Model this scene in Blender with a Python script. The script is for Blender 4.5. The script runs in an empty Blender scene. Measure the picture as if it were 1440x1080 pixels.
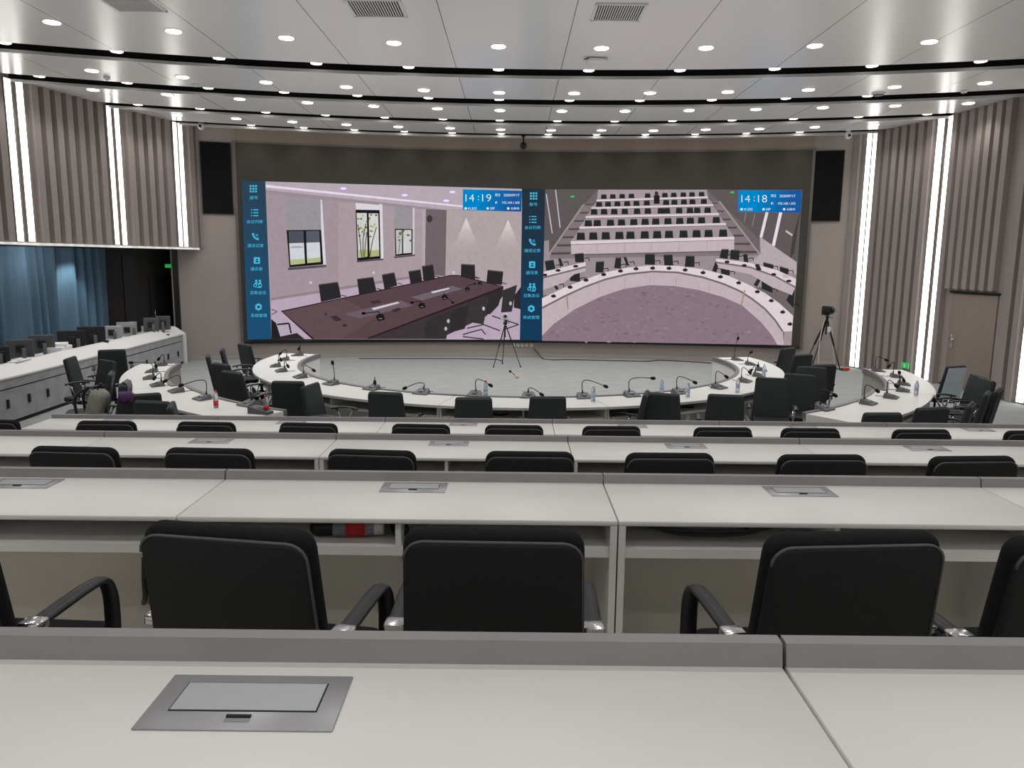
import bpy, bmesh, math, random
from math import pi, sin, cos, radians as rad, hypot, atan2, sqrt
from mathutils import Vector, Matrix
random.seed(7)
SC = bpy.context.scene
COL = SC.collection
C0 = Vector((0, 0, 0))

# ------------------------------------------------------------------ camera geometry
F = 1080.0; PIT = rad(9.0); ROL = rad(0.6); HC = 2.42
cp, sp, cr, sr = cos(PIT), sin(PIT), cos(ROL), sin(ROL)
def ray(x, y):
    u, v = (x - 720) / F, (540 - y) / F
    u2 = u * cr - v * sr; v2 = u * sr + v * cr
    return Vector((u2, cp + v2 * sp, -sp + v2 * cp))
def pz(x, y, z):
    d = ray(x, y); t = (z - HC) / d.z
    return Vector((0, 0, HC)) + d * t
def pY(x, y, Y):
    d = ray(x, y); return Vector((0, 0, HC)) + d * (Y / d.y)
CX, RW, YA = 0.6, 25.7, 19.75            # curved front wall: centre x, radius, apex
CYW = YA - RW
def pcyl(x, y, R=RW):
    d = ray(x, y); ox, oy = -CX, -CYW
    a = d.x * d.x + d.y * d.y; b = 2 * (ox * d.x + oy * d.y); c = ox * ox + oy * oy - R * R
    t = (-b + sqrt(b * b - 4 * a * c)) / (2 * a)
    return Vector((0, 0, HC)) + d * t
def pline(x, y, A, B):                    # ray against the vertical plane through plan points A, B
    d = ray(x, y); ex, ey = B[0] - A[0], B[1] - A[1]
    den = d.x * ey - d.y * ex
    t = (A[0] * ey - A[1] * ex) / den
    return Vector((0, 0, HC)) + d * t
cam = bpy.data.cameras.new('camera'); cam.sensor_width = 36; cam.lens = 27; cam.clip_end = 200; cam.clip_start = 0.05
co = bpy.data.objects.new('camera', cam); COL.objects.link(co)
R3 = Matrix(((cr, -sr, 0), (sr * sp, cr * sp, -cp), (sr * cp, cr * cp, sp)))
co.matrix_world = Matrix.Translation((0, 0, HC)) @ R3.to_4x4()
SC.camera = co

# ------------------------------------------------------------------ materials
def lin(c):
    return tuple(((v / 255) / 12.92 if v / 255 <= 0.04045 else ((v / 255 + 0.055) / 1.055) ** 2.4) for v in c)
MATS = {}
def mat(name, rgb=(200, 200, 200), rough=0.5, metal=0.0, emit=0.0, noise=0.0, nscale=40.0, bump=0.0, bscale=200.0, trans=0.0, ecol=None, spec=None, stretch=None, contrast=None):
    m = bpy.data.materials.new(name); m.use_nodes = True
    nt = m.node_tree; b = nt.nodes['Principled BSDF']
    c = lin(rgb) + (1,)
    b.inputs['Base Color'].default_value = c
    b.inputs['Roughness'].default_value = rough; b.inputs['Metallic'].default_value = metal
    if spec is not None: b.inputs['Specular IOR Level'].default_value = spec
    if trans: b.inputs['Transmission Weight'].default_value = trans
    if emit:
        b.inputs['Emission Color'].default_value = lin(ecol or rgb) + (1,); b.inputs['Emission Strength'].default_value = emit
    tc = nt.nodes.new('ShaderNodeTexCoord')
    src = tc.outputs['Object']
    if stretch:
        mp = nt.nodes.new('ShaderNodeMapping'); mp.inputs['Scale'].default_value = stretch
        nt.links.new(src, mp.inputs['Vector']); src = mp.outputs['Vector']
    if noise:
        n = nt.nodes.new('ShaderNodeTexNoise'); n.inputs['Scale'].default_value = nscale; n.inputs['Detail'].default_value = 5
        nt.links.new(src, n.inputs['Vector'])
        r = nt.nodes.new('ShaderNodeValToRGB')
        r.color_ramp.elements[0].position = 0.3; r.color_ramp.elements[1].position = 0.7
        r.color_ramp.elements[0].color = tuple(v * (1 - noise) for v in c[:3]) + (1,)
        r.color_ramp.elements[1].color = tuple(min(1, v * (1 + noise)) for v in c[:3]) + (1,)
        nt.links.new(n.outputs['Fac'], r.inputs['Fac']); nt.links.new(r.outputs['Color'], b.inputs['Base Color'])
    if bump:
        n = nt.nodes.new('ShaderNodeTexNoise'); n.inputs['Scale'].default_value = bscale; n.inputs['Detail'].default_value = 3
        nt.links.new(src, n.inputs['Vector'])
        bp = nt.nodes.new('ShaderNodeBump'); bp.inputs['Strength'].default_value = bump; bp.inputs['Distance'].default_value = 0.01
        nt.links.new(n.outputs['Fac'], bp.inputs['Height']); nt.links.new(bp.outputs['Normal'], b.inputs['Normal'])
    MATS[name] = m
    return m
M = dict(
    laminate=mat('white_laminate', (225, 224, 220), 0.42, noise=0.015, nscale=3),
    lip2=mat('dark_grey_lip', (116, 113, 115), 0.45, noise=0.03, nscale=15),
    edge=mat('edge_band', (206, 205, 201), 0.5, noise=0.02, nscale=8),
    lip=mat('grey_lip', (138, 134, 136), 0.45, noise=0.03, nscale=15),
    shadedpanel=mat('shaded_white_panel', (168, 164, 154), 0.55, noise=0.02, nscale=4),  # white side-table front panels, their shade put into a darker colour
    under=mat('desk_inside', (214, 210, 200), 0.6, noise=0.03, nscale=6),
    fabric=mat('black_fabric', (19, 19, 20), 0.85, noise=0.25, nscale=120, bump=0.25, bscale=600, spec=0.25),
    leather=mat('black_leather', (23, 24, 26), 0.55, noise=0.12, nscale=60, bump=0.12, bscale=300, spec=0.35),
    mesh=mat('charcoal_upholstery', (50, 55, 57), 0.65, noise=0.15, nscale=80, bump=0.15, bscale=400, spec=0.35),
    piping=mat('grey_piping', (78, 78, 80), 0.6, noise=0.05),
    arm=mat('black_arm_pad', (26, 26, 28), 0.4, noise=0.05, spec=0.5),
    chrome=mat('chrome', (215, 215, 218), 0.18, 1.0, noise=0.02),
    plastic=mat('black_plastic', (18, 18, 19), 0.45, noise=0.05),
    darkmetal=mat('dark_metal', (40, 40, 42), 0.4, 0.6, noise=0.05),
    silver=mat('brushed_silver', (166, 166, 168), 0.42, 0.45, noise=0.06, nscale=30, stretch=(2, 60, 2)),
    silver2=mat('brushed_silver_lid', (182, 182, 185), 0.42, 0.45, noise=0.05, nscale=20, stretch=(2, 50, 2)),
    dark=mat('dark_gap', (20, 20, 20), 0.7, noise=0.05),
    carpet=mat('light_grey_carpet', (146, 148, 147), 0.95, noise=0.10, nscale=2.6, bump=0.2, bscale=120, stretch=(1, 3.2, 1)),
    tierfloor=mat('pale_vinyl_floor', (200, 197, 190), 0.7, noise=0.05, nscale=6),
    wall=mat('taupe_wall', (158, 148, 142), 0.5, noise=0.03, nscale=2),
    slat=mat('taupe_slat', (152, 142, 137), 0.55, noise=0.05, nscale=5, stretch=(3, 3, 0.4)),
    fascia=mat('bronze_fascia', (150, 138, 126), 0.45, noise=0.03, nscale=2),
    shadewall=mat('unlit_recess', (34, 30, 28), 0.6, noise=0.1, nscale=4),  # darkness of the unlit recess put into the surface colour
    doorm=mat('taupe_door', (142, 130, 120), 0.45, noise=0.03, nscale=3),
    skirting=mat('metal_skirting', (172, 166, 158), 0.4, 0.3, noise=0.03),
    plenum=mat('black_plenum', (4, 4, 4), 0.9, noise=0.1),
    whitepaint=mat('white_paint', (225, 224, 222), 0.4, noise=0.01),
    trimwhite=mat('white_trim', (222, 222, 220), 0.4, noise=0.01),
    led=mat('led_diffuser', (255, 253, 250), 0.4, emit=3.2, ecol=(255, 252, 248), noise=0.01),
    lens=mat('downlight_lens', (255, 252, 246), 0.4, emit=7.0, ecol=(255, 251, 244), noise=0.01),
    speaker=mat('speaker_cloth', (10, 12, 14), 0.8, noise=0.2, nscale=200, spec=0.2),
    lednoff=mat('unlit_led_panel', (72, 68, 62), 0.55, noise=0.06, nscale=3, spec=0.3),
    bezel=mat('grey_bezel', (112, 106, 102), 0.4, 0.4, noise=0.03),
    concrete=mat('grey_stone_front', (156, 158, 158), 0.6, noise=0.14, nscale=5, stretch=(1, 1, 1.6)),
    monitor=mat('monitor_grey', (84, 88, 90), 0.45, 0.2, noise=0.05),
    monitorst=mat('monitor_stand', (104, 106, 108), 0.4, 0.3, noise=0.05),
    monitorb=mat('monitor_black', (30, 30, 33), 0.4, noise=0.05),
    monitors=mat('monitor_silver', (178, 182, 182), 0.35, 0.4, noise=0.04),
    micgrey=mat('mic_base_grey', (98, 98, 100), 0.5, 0.2, noise=0.05),
    lcd=mat('mic_screen', (84, 90, 98), 0.25, emit=0.03, ecol=(150, 175, 200), noise=0.05),
    foam=mat('mic_foam', (12, 12, 12), 0.95, noise=0.2, nscale=300),
    pet=mat('clear_bottle', (225, 232, 240), 0.12, trans=0.75, noise=0.01),
    redlabel=mat('red_label', (205, 40, 45), 0.5, noise=0.08),
    bluelabel=mat('pale_blue_label', (170, 185, 215), 0.4, noise=0.08),
    redcap=mat('red_cap', (200, 45, 50), 0.5, noise=0.05),
    bluecap=mat('white_cap', (225, 228, 236), 0.5, noise=0.05),
    bag=mat('olive_grey_bag', (140, 140, 130), 0.8, noise=0.2, nscale=30, bump=0.2),
    purple=mat('purple_cloth', (78, 46, 92), 0.85, noise=0.2, nscale=30),
    greycloth=mat('grey_cloth', (112, 106, 114), 0.85, noise=0.15, nscale=40),
    sheet=mat('pale_blue_sheet', (214, 228, 236), 0.35, noise=0.05, nscale=8),
    paper=mat('white_paper', (232, 232, 232), 0.7, noise=0.02),
    cable=mat('grey_cable', (60, 58, 58), 0.6, noise=0.05),
    cablew=mat('pale_cable', (200, 198, 195), 0.5, noise=0.03),
    green=mat('green_sign', (40, 150, 75), 0.4, emit=0.45, ecol=(30, 200, 80), noise=0.05),
    redplug=mat('red_plug', (215, 70, 40), 0.5, noise=0.05),
    plugcap=mat('dark_green_cap', (40, 110, 60), 0.5, noise=0.05),
    tan=mat('tan_box', (212, 184, 150), 0.6, noise=0.05),
    camgrey=mat('camera_white', (205, 205, 205), 0.4, noise=0.03),
    glass=mat('dark_lens', (8, 8, 12), 0.1, noise=0.05),
)
# curtain: blue cloth with vertical tone variation
M['curtain'] = mat('blue_curtain', (88, 116, 136), 0.9, noise=0.18, nscale=3, bump=0.1, stretch=(3, 3, 0.25))
# ceiling: satin metal panels with hairline joints running away from the viewer
def ceiling_mat():
    m = mat('ceiling_panel', (236, 234, 232), 0.26, 0.0, spec=1.0)
    nt = m.node_tree; b = nt.nodes['Principled BSDF']; b.inputs['Metallic'].default_value = 0.1
    tc = nt.nodes.new('ShaderNodeTexCoord'); sx = nt.nodes.new('ShaderNodeSeparateXYZ'); nt.links.new(tc.outputs['Object'], sx.inputs[0])
    def math_(op, a, bv):
        n = nt.nodes.new('ShaderNodeMath'); n.operation = op; nt.links.new(a, n.inputs[0]); n.inputs[1].default_value = bv; return n.outputs[0]
    t = math_('ADD', sx.outputs[0], 52.4); t = math_('DIVIDE', t, 1.66); t = math_('FRACT', t, 0); t = math_('LESS_THAN', t, 0.007)
    mx = nt.nodes.new('ShaderNodeMix'); mx.data_type = 'RGBA'
    mx.inputs[6].default_value = lin((236, 234, 232)) + (1,); mx.inputs[7].default_value = lin((90, 88, 86)) + (1,)
    nt.links.new(t, mx.inputs[0]); nt.links.new(mx.outputs[2], b.inputs['Base Color'])
    return m
M['ceil'] = ceiling_mat()
# lit picture of the video wall: colours live in a face-corner attribute
def picture_mat():
    m = bpy.data.materials.new('lit_picture'); m.use_nodes = True; nt = m.node_tree; nt.nodes.clear()
    a = nt.nodes.new('ShaderNodeAttribute'); a.attribute_name = 'Col'
    n = nt.nodes.new('ShaderNodeTexNoise'); n.inputs['Scale'].default_value = 9; n.inputs['Detail'].default_value = 4
    tc = nt.nodes.new('ShaderNodeTexCoord'); nt.links.new(tc.outputs['Object'], n.inputs['Vector'])
    mr = nt.nodes.new('ShaderNodeMapRange'); mr.inputs[3].default_value = 0.86; mr.inputs[4].default_value = 1.1; nt.links.new(n.outputs['Fac'], mr.inputs[0])
    e = nt.nodes.new('ShaderNodeEmission'); o = nt.nodes.new('ShaderNodeOutputMaterial')
    nt.links.new(a.outputs['Color'], e.inputs['Color']); nt.links.new(mr.outputs[0], e.inputs['Strength']); nt.links.new(e.outputs[0], o.inputs[0])
    return m
M['pic'] = picture_mat()

# ------------------------------------------------------------------ mesh builder
class MB:
    def __init__(s): s.v = []; s.f = []; s.sm = []
    def add(s, vs, fs, smooth=False, xf=None):
        b = len(s.v)
        for p in vs:
            p = Vector(p); s.v.append(xf @ p if xf else p)
        for f in fs: s.f.append([b + i for i in f]); s.sm.append(smooth)
        return s
    def box(s, c, d, rz=0.0, bev=0.0, xf=None, seg=2):
        X, Y, Z = d[0] / 2, d[1] / 2, d[2] / 2
        m = Matrix.Translation(c) @ Matrix.Rotation(rz, 4, 'Z')
        if xf: m = xf @ m
        if bev <= 0:
            vs = [(x, y, z) for x in (-X, X) for y in (-Y, Y) for z in (-Z, Z)]
            return s.add(vs, [(0, 1, 3, 2), (4, 6, 7, 5), (0, 4, 5, 1), (2, 3, 7, 6), (0, 2, 6, 4), (1, 5, 7, 3)], False, m)
        bm = bmesh.new(); bmesh.ops.create_cube(bm, size=1)
        for v in bm.verts: v.co = (v.co.x * d[0], v.co.y * d[1], v.co.z * d[2])
        bmesh.ops.bevel(bm, geom=bm.edges[:], offset=min(bev, min(d) * 0.49), segments=seg, affect='EDGES', profile=0.5)
        bm.verts.index_update()
        s.add([v.co for v in bm.verts], [[v.index for v in f.verts] for f in bm.faces], True, m); bm.free(); return s
    def tube(s, pts, r, n=8, caps=True, xf=None, flat=None):
        pts = [Vector(p) for p in pts]; rings = []
        up = Vector((0, 0, 1)); prev = None
        for i, p in enumerate(pts):
            t = (pts[min(i + 1, len(pts) - 1)] - pts[max(i - 1, 0)]).normalized()
            a = up.cross(t) if prev is None else prev - t * prev.dot(t)
            if a.length < 1e-3: a = Vector((1, 0, 0)) - t * t.x
            if a.length < 1e-3: a = Vector((0, 1, 0)) - t * t.y
            a.normalize(); prev = a; bb = t.cross(a)
            rr = r[i] if isinstance(r, (list, tuple)) else r
            ra, rb = (rr, rr) if not flat else flat
            rings.append([p + a * (cos(2 * pi * k / n) * ra) + bb * (sin(2 * pi * k / n) * rb) for k in range(n)])
        vs = [q for R in rings for q in R]; fs = []
        for i in range(len(pts) - 1):
            for k in range(n): fs.append((i * n + k, i * n + (k + 1) % n, (i + 1) * n + (k + 1) % n, (i + 1) * n + k))
        if caps: fs += [tuple(range(n))[::-1], tuple(range((len(pts) - 1) * n, len(pts) * n))]
        return s.add(vs, fs, True, xf)
    def lathe(s, prof, n=16, xf=None, smooth=True):
        vs = [(r * cos(2 * pi * k / n), r * sin(2 * pi * k / n), z) for r, z in prof for k in range(n)]; fs = []
        for i in range(len(prof) - 1):
            for k in range(n): fs.append((i * n + k, i * n + (k + 1) % n, (i + 1) * n + (k + 1) % n, (i + 1) * n + k))
        fs += [tuple(range(n))[::-1], tuple(range((len(prof) - 1) * n, len(prof) * n))]
        return s.add(vs, fs, smooth, xf)
    def prism(s, outline, z0, z1, xf=None):           # outline in xy, extruded in z
        n = len(outline); vs = [(x, y, z0) for x, y in outline] + [(x, y, z1) for x, y in outline]
        fs = [tuple(range(n))[::-1], tuple(range(n, 2 * n))] + [(k, (k + 1) % n, n + (k + 1) % n, n + k) for k in range(n)]
        return s.add(vs, fs, False, xf)
    def pillow(s, outline, d, b, steps=4, crown=0.0, xf=None):   # rounded pad: outline in xy, thickness d in z centred on 0
        n = len(outline); P = [Vector((x, y)) for x, y in outline]; nor = []
        for i in range(n):
            t = (P[(i + 1) % n] - P[i - 1]).normalized(); nor.append(Vector((t.y, -t.x)))
        rings = []
        def ring(ins, z): rings.append([(P[i].x - nor[i].x * ins, P[i].y - nor[i].y * ins, z) for i in range(n)])
        for k in range(steps + 1):
            a = pi / 2 * k / steps; ring(b * (1 - sin(a)), -d / 2 + b * (1 - cos(a)))
        for k in range(steps + 1):
            a = pi / 2 * k / steps; ring(b * (1 - cos(a)), d / 2 - b * (1 - sin(a)))
        c = sum(P, Vector((0, 0))) / n
        for q in (0.6, 0.25):
            R = [(c.x + (x - c.x) * q, c.y + (y - c.y) * q, z + crown * (1 - q)) for x, y, z in rings[2 * steps + 1]]; rings.append(R)
        vs = [p for R in rings for p in R]; fs = []
        for i in range(len(rings) - 1):
            for k in range(n): fs.append((i * n + k, i * n + (k + 1) % n, (i + 1) * n + (k + 1) % n, (i + 1) * n + k))
        fs += [tuple(range(n))[::-1], tuple(range((len(rings) - 1) * n, len(rings) * n))]
        return s.add(vs, fs, True, xf)
    def sector(s, c, r0, r1, a0, a1, z0, z1, n=None):  # solid ring sector, degrees
        n = n or max(2, int(abs(a1 - a0) / 2.5)); vs = []; fs = []
        for i in range(n + 1):
            a = rad(a0 + (a1 - a0) * i / n)
            for r, z in ((r0, z0), (r1, z0), (r1, z1), (r0, z1)): vs.append((c[0] + r * cos(a), c[1] + r * sin(a), z))
        for i in range(n):
            for k in range(4): fs.append((i * 4 + k, i * 4 + (k + 1) % 4, (i + 1) * 4 + (k + 1) % 4, (i + 1) * 4 + k))
        fs += [(3, 2, 1, 0), (n * 4, n * 4 + 1, n * 4 + 2, n * 4 + 3)]
        return s.add(vs, fs)
    def build(s, name, m, parent=None, kind=None, label=None, loc=None, rz=0.0):
        me = bpy.data.meshes.new(name); me.from_pydata([tuple(p) for p in s.v], [], s.f); me.update()
        for p, q in zip(me.polygons, s.sm): p.use_smooth = q
        bm = bmesh.new(); bm.from_mesh(me); bmesh.ops.recalc_face_normals(bm, faces=bm.faces[:]); bm.to_mesh(me); bm.free()
        me.materials.append(m)
        o = bpy.data.objects.new(name, me); COL.objects.link(o)
        if parent: o.parent = parent
        if kind: o['kind'] = kind
        if label: o['label'] = label
        if loc is not None: o.location = loc
        if rz: o.rotation_euler.z = rz
        return o
def tag(o, label, cat, group=None):
    o['label'] = label; o['category'] = cat
    if group: o['group'] = group
    return o
def thing(name, label, cat, loc=(0, 0, 0), rz=0.0, group=None):
    o = bpy.data.objects.new(name, None); COL.objects.link(o); o.location = loc; o.rotation_euler.z = rz; o.empty_display_size = 0.1
    return tag(o, label, cat, group)
def kids(o): return [c for c in bpy.data.objects if c.parent == o]
def dup(root, loc, rz, label, group=None):
    r = root.copy(); COL.objects.link(r); r.location = loc; r.rotation_euler.z = rz; r['label'] = label
    if group: r['group'] = group
    for ch in CH[root.name]:
        c = ch.copy(); COL.objects.link(c); c.parent = r
        for g in CH.get(ch.name, ()):
            d = g.copy(); COL.objects.link(d); d.parent = c
    return r
CH = {}
def freeze(root):
    CH[root.name] = kids(root)
    for c in CH[root.name]: CH[c.name] = kids(c)
def rrect(w0, w1, h0, h1, r, n=5, rb=None):           # outline counter-clockwise; w0 bottom width, w1 top width
    rb = r if rb is None else rb; out = []
    for (cx, cy, q, R) in ((w0 / 2 - rb, h0 + rb, -90, rb), (w1 / 2 - r, h1 - r, 0, r), (-w1 / 2 + r, h1 - r, 90, r), (-w0 / 2 + rb, h0 + rb, 180, rb)):
        for k in range(n + 1):
            a = rad(q + 90 * k / n); out.append((cx + R * cos(a), cy + R * sin(a)))
    return out
ORD = ['first', 'second', 'third', 'fourth', 'fifth', 'sixth', 'seventh', 'eighth', 'ninth', 'tenth', 'eleventh', 'twelfth', 'thirteenth', 'fourteenth', 'fifteenth', 'sixteenth']
def smooth_path(P, n=6):
    P = [Vector(p) for p in P]; out = []
    for i in range(len(P) - 1):
        a, b, c, d = P[max(i - 1, 0)], P[i], P[i + 1], P[min(i + 2, len(P) - 1)]
        for k in range(n):
            t = k / n; out.append(0.5 * ((2 * b) + (c - a) * t + (2 * a - 5 * b + 4 * c - d) * t * t + (3 * b - a - 3 * c + d) * t ** 3))
    out.append(P[-1]); return out

# ------------------------------------------------------------------ room shell
ZC = 5.45
LW = [(-9.75, -3.2), (-9.75, 8.0), (-8.73, 13.92), (-8.21, 16.23), (-7.64, 18.0), (-7.40, 18.62)]
RWL = [(9.75, -3.2), (9.75, 11.0), (9.15, 13.7), (8.88, 16.39), (8.25, 18.39), (8.02, 18.72)]
MB().box((0, 9, -0.05), (24, 26, 0.1)).build('floor', M['carpet'], kind='structure')
Z1 = [1.80, 1.50, 1.20, 0.90]; YL = [1.149, 3.179, 5.209, 7.239]
TZ = [z - 0.75 for z in Z1]
for k in range(4):
    y1 = YL[k] + 0.02; y0 = -3.1 if k == 0 else YL[k - 1] + 0.021
    MB().box((0.39, (y0 + y1) / 2, TZ[k] / 2 - 0.001), (11.4, y1 - y0, TZ[k])).build('floor', M['tierfloor'], kind='structure')
# front wall (curved)
def arc_wall(a0, a1, R, z0, z1, th=0.1, n=60):
    m = MB(); return m.sector((CX, CYW), R, R + th, a0, a1, z0, z1, n)
aL = math.degrees(atan2(18.25 - CYW, -8.05 - CX)); aR = math.degrees(atan2(18.72 - CYW, 8.05 - CX))
arc_wall(aR - 1.0, aL, RW, 0, ZC + 0.4).build('wall_front', M['wall'], kind='structure')
arc_wall(aR + 0.1, aL - 0.2, RW - 0.015, 0, 0.10, 0.016).build('baseboard_front', M['skirting'], kind='structure')
def ang(p): return math.degrees(atan2(p.y - CYW, p.x - CX))
aS0, aS1 = ang(pcyl(1137, 300)), ang(pcyl(335, 300))
arc_wall(aS0 - 0.05, aS1 + 0.05, RW - 0.03, 5.18, ZC + 0.02, 0.03).build('trim_1', M['fascia'], kind='structure')
# back wall
MB().box((0, -3.2, 2.8), (20, 0.1, 6)).build('wall_back', M['wall'], kind='structure')

def slat_wall(name, poly, z0, z1, inward, gaps, pitch=0.255, cut=None):
    """backing planes along a plan polyline with vertical battens; gaps: (segment, t0, t1) where battens leave room; cut: (seg, s0, s1, ztop) door opening"""
    m = MB()
    for i in range(len(poly) - 1):
        A, B = Vector(poly[i]), Vector(poly[i + 1]); L = (B - A).length; t = (B - A) / L; nrm = Vector((-t.y, t.x)) * inward
        rz = atan2(t.y, t.x)
        def slab(s0, s1, za, zb, off, th):
            c = A + t * ((s0 + s1) / 2) + nrm * off
            m.box((c.x, c.y, (za + zb) / 2), (s1 - s0, th, zb - za), rz)
        cuts = [c for c in (cut or []) if c[0] == i]
        if cuts:
            _, s0, s1, zt = cuts[0]
            slab(0, s0, z0, z1, -0.05, 0.1); slab(s1, L, z0, z1, -0.05, 0.1); slab(s0, s1, zt, z1, -0.05, 0.1)
        else: slab(-0.02, L + 0.02, z0, z1, -0.05, 0.1)
        n = max(1, int(L / pitch + 0.5))
        for k in range(n):
            s = (k + 0.5) * L / n
            if any(g[0] == i and g[1] <= s <= g[2] for g in gaps): continue
            za = z0
            for _, s0, s1, zt in cuts:
                if s0 - 0.1 < s < s1 + 0.1: za = zt + 0.08
            b = 0.085; dep = 0.105
            c = A + t * s; u = Vector((t.x, t.y, 0)); w = Vector((nrm.x, nrm.y, 0)); c3 = Vector((c.x, c.y, 0))
            ol = [c3 - u * b, c3 - u * (b * 0.8) + w * dep, c3 + u * (b * 0.88) + w * dep, c3 + u * b]
            vs = [p + Vector((0, 0, za)) for p in ol] + [p + Vector((0, 0, z1)) for p in ol]
            m.add(vs, [(0, 1, 2, 3), (7, 6, 5, 4), (0, 4, 5, 1), (1, 5, 6, 2), (2, 6, 7, 3), (3, 7, 4, 0)])
    return m
def nearest_on(poly, p):
    best = None
    for i in range(len(poly) - 1):
        A, B = Vector(poly[i]), Vector(poly[i + 1]); L = (B - A).length; t = (B - A) / L
        s = max(0, min(L, (Vector(p) - A).dot(t))); q = A + t * s; d = (q - Vector(p)).length
        if best is None or d < best[0]: best = (d, i, s, q, t)
    return best
ZB = 2.69
def dir_from(x, y):
    d = ray(x, y); return d
def hit_poly(x, y, poly):
    best = None
    for i in range(len(poly) - 1):
        A, B = poly[i], poly[i + 1]; p = pline(x, y, A, B)
        ex, ey = B[0] - A[0], B[1] - A[1]; s = ((p.x - A[0]) * ex + (p.y - A[1]) * ey) / (ex * ex + ey * ey)
        if -0.02 <= s <= 1.02 and p.y > 0 and (best is None or p.y < best.y): best = p
    return best
Lbands = [hit_poly(x, y, LW) for x, y in ((15.5, 226), (32, 226), (155.3, 247), (166.5, 247), (247, 260), (254.6, 260))]
Rbands = [hit_poly(x, y, RWL) for x, y in ((1213, 345), (1221.3, 345), (1310.6, 347), (1324.5, 347))]
Rbands += [Vector((9.15 + 0.02, 13.6, 0)), Vector((9.15 + 0.06, 13.37, 0))]
def gaps_for(poly, bands):
    g = []
    for p in bands:
        d, i, s, q, t = nearest_on(poly, (p.x, p.y))
        L = (Vector(poly[i + 1]) - Vector(poly[i])).length
        g.append((i, s - 0.19, s + 0.19))
        if s < 0.2: g.append((i - 1, (Vector(poly[i]) - Vector(poly[i - 1])).length - (0.2 - s), 99))
        if s > L - 0.2: g.append((i + 1, -1, 0.2 - (L - s)))
    return g
slat_wall('w', LW[1:], ZB, ZC + 0.4, -1, gaps_for(LW[1:], Lbands)).build('wall_left', M['slat'], kind='structure')
MB().box((-9.8, 2.4, 2.9), (0.1, 11.2, 5.9)).build('wall_left', M['wall'], kind='structure')
# door on the right wall
D0 = pline(1333, 480, RWL[2], RWL[3]); D1 = pline(1399, 480, RWL[2], RWL[3])
A2 = Vector(RWL[2]); sD1 = (Vector((D0.x, D0.y)) - A2).length; sD0 = (Vector((D1.x, D1.y)) - A2).length
zD = pline(1366, 413, RWL[2], RWL[3]).z
slat_wall('w', RWL[1:], 0, ZC + 0.4, 1, gaps_for(RWL[1:], Rbands) + [(1, sD0 - 0.12, sD0 - 0.02)], pitch=0.24, cut=[(1, sD0, sD1, zD)]).build('wall_right', M['slat'], kind='structure')
MB().box((9.8, 3.9, 2.9), (0.1, 14.2, 5.9)).build('wall_right', M['wall'], kind='structure')
tD = (Vector(RWL[3]) - A2).normalized(); rzD = atan2(tD.y, tD.x); cD = A2 + tD * ((sD0 + sD1) / 2)
dw = sD1 - sD0
door = bpy.data.objects.new('door_1', None); COL.objects.link(door); door['kind'] = 'structure'; door.location = (cD.x, cD.y, 0); door.rotation_euler.z = rzD
MB().box((0, -0.01, zD / 2), (dw - 0.03, 0.06, zD - 0.02), bev=0.004).build('door_leaf', M['doorm'], door)
MB().box((0, -0.05, zD / 2), (dw, 0.02, zD)).build('door_backing', M['dark'], door)
hx = dw / 2 - 0.13
h = MB().box((hx, 0.026, 0.93), (0.07, 0.012, 0.28), bev=0.004).build('handle_plate', M['chrome'], door)
MB().tube([(hx, 0.03, 0.98), (hx, 0.075, 0.98), (hx - 0.16, 0.075, 0.98)], 0.011).build('lever', M['chrome'], h)
MB().lathe([(0.014, 0), (0.014, 0.01), (0.006, 0.012)], 12, Matrix.Translation((hx - 0.3, 0.02, 1.55)) @ Matrix.Rotation(-pi / 2, 4, 'X')).build('door_disc', M['chrome'], door)  # small chrome disc on the door leaf
MB().box((0, 0.02, zD + 0.02), (dw + 0.06, 0.05, 0.035)).build('door_head_gap_shade', M['dark'], door)  # dark strip standing in for the shaded gap above the leaf

# ceiling bands between dark slots (arc edges, same radius)
slots = [(13.06, 0.47), (15.38, 0.50), (17.48, 0.38), (19.2, 0.30)]
def yarc(x, apex): return apex - RW + sqrt(RW * RW - (x - CX) ** 2)
def band(y_near, y_far, z0, z1):
    m = MB(); n = 48; vs = []; fs = []
    for i in range(n + 1):
        x = -10.6 + 21.2 * i / n
        a = y_near if isinstance(y_near, float) and y_near < 0 else yarc(x, y_near); b = yarc(x, y_far)
        for y, z in ((a, z0), (b, z0), (b, z1), (a, z1)): vs.append((x, y, z))
    for i in range(n):
        for k in range(4): fs.append((i * 4 + k, i * 4 + (k + 1) % 4, (i + 1) * 4 + (k + 1) % 4, (i + 1) * 4 + k))
    fs += [(3, 2, 1, 0), (n * 4, n * 4 + 1, n * 4 + 2, n * 4 + 3)]
    return m.add(vs, fs)
edges = [-3.3]
for yc, w in slots: edges += [yc - w / 2, yc + w / 2]
edges.append(YA + 0.3)
for i in range(0, len(edges), 2):
    band(float(edges[i]), edges[i + 1], ZC, ZC + 0.012).build('ceiling', M['ceil'], kind='structure')
MB().box((0, 8.5, ZC + 0.5), (22, 25, 0.1)).build('ceiling', M['plenum'], kind='structure')
for i, (yc, w) in enumerate(slots):      # white edge profile on the far side of each slot
    band(yc + w / 2 - 0.012, yc + w / 2 + 0.012, ZC - 0.04, ZC + 0.006).build('trim_2', M['trimwhite'], kind='structure')
    band(yc + w / 2 + 0.02, yc + w / 2 + 0.05, ZC + 0.014, ZC + 0.45).build('trim_3', M['plenum'], kind='structure')

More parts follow.
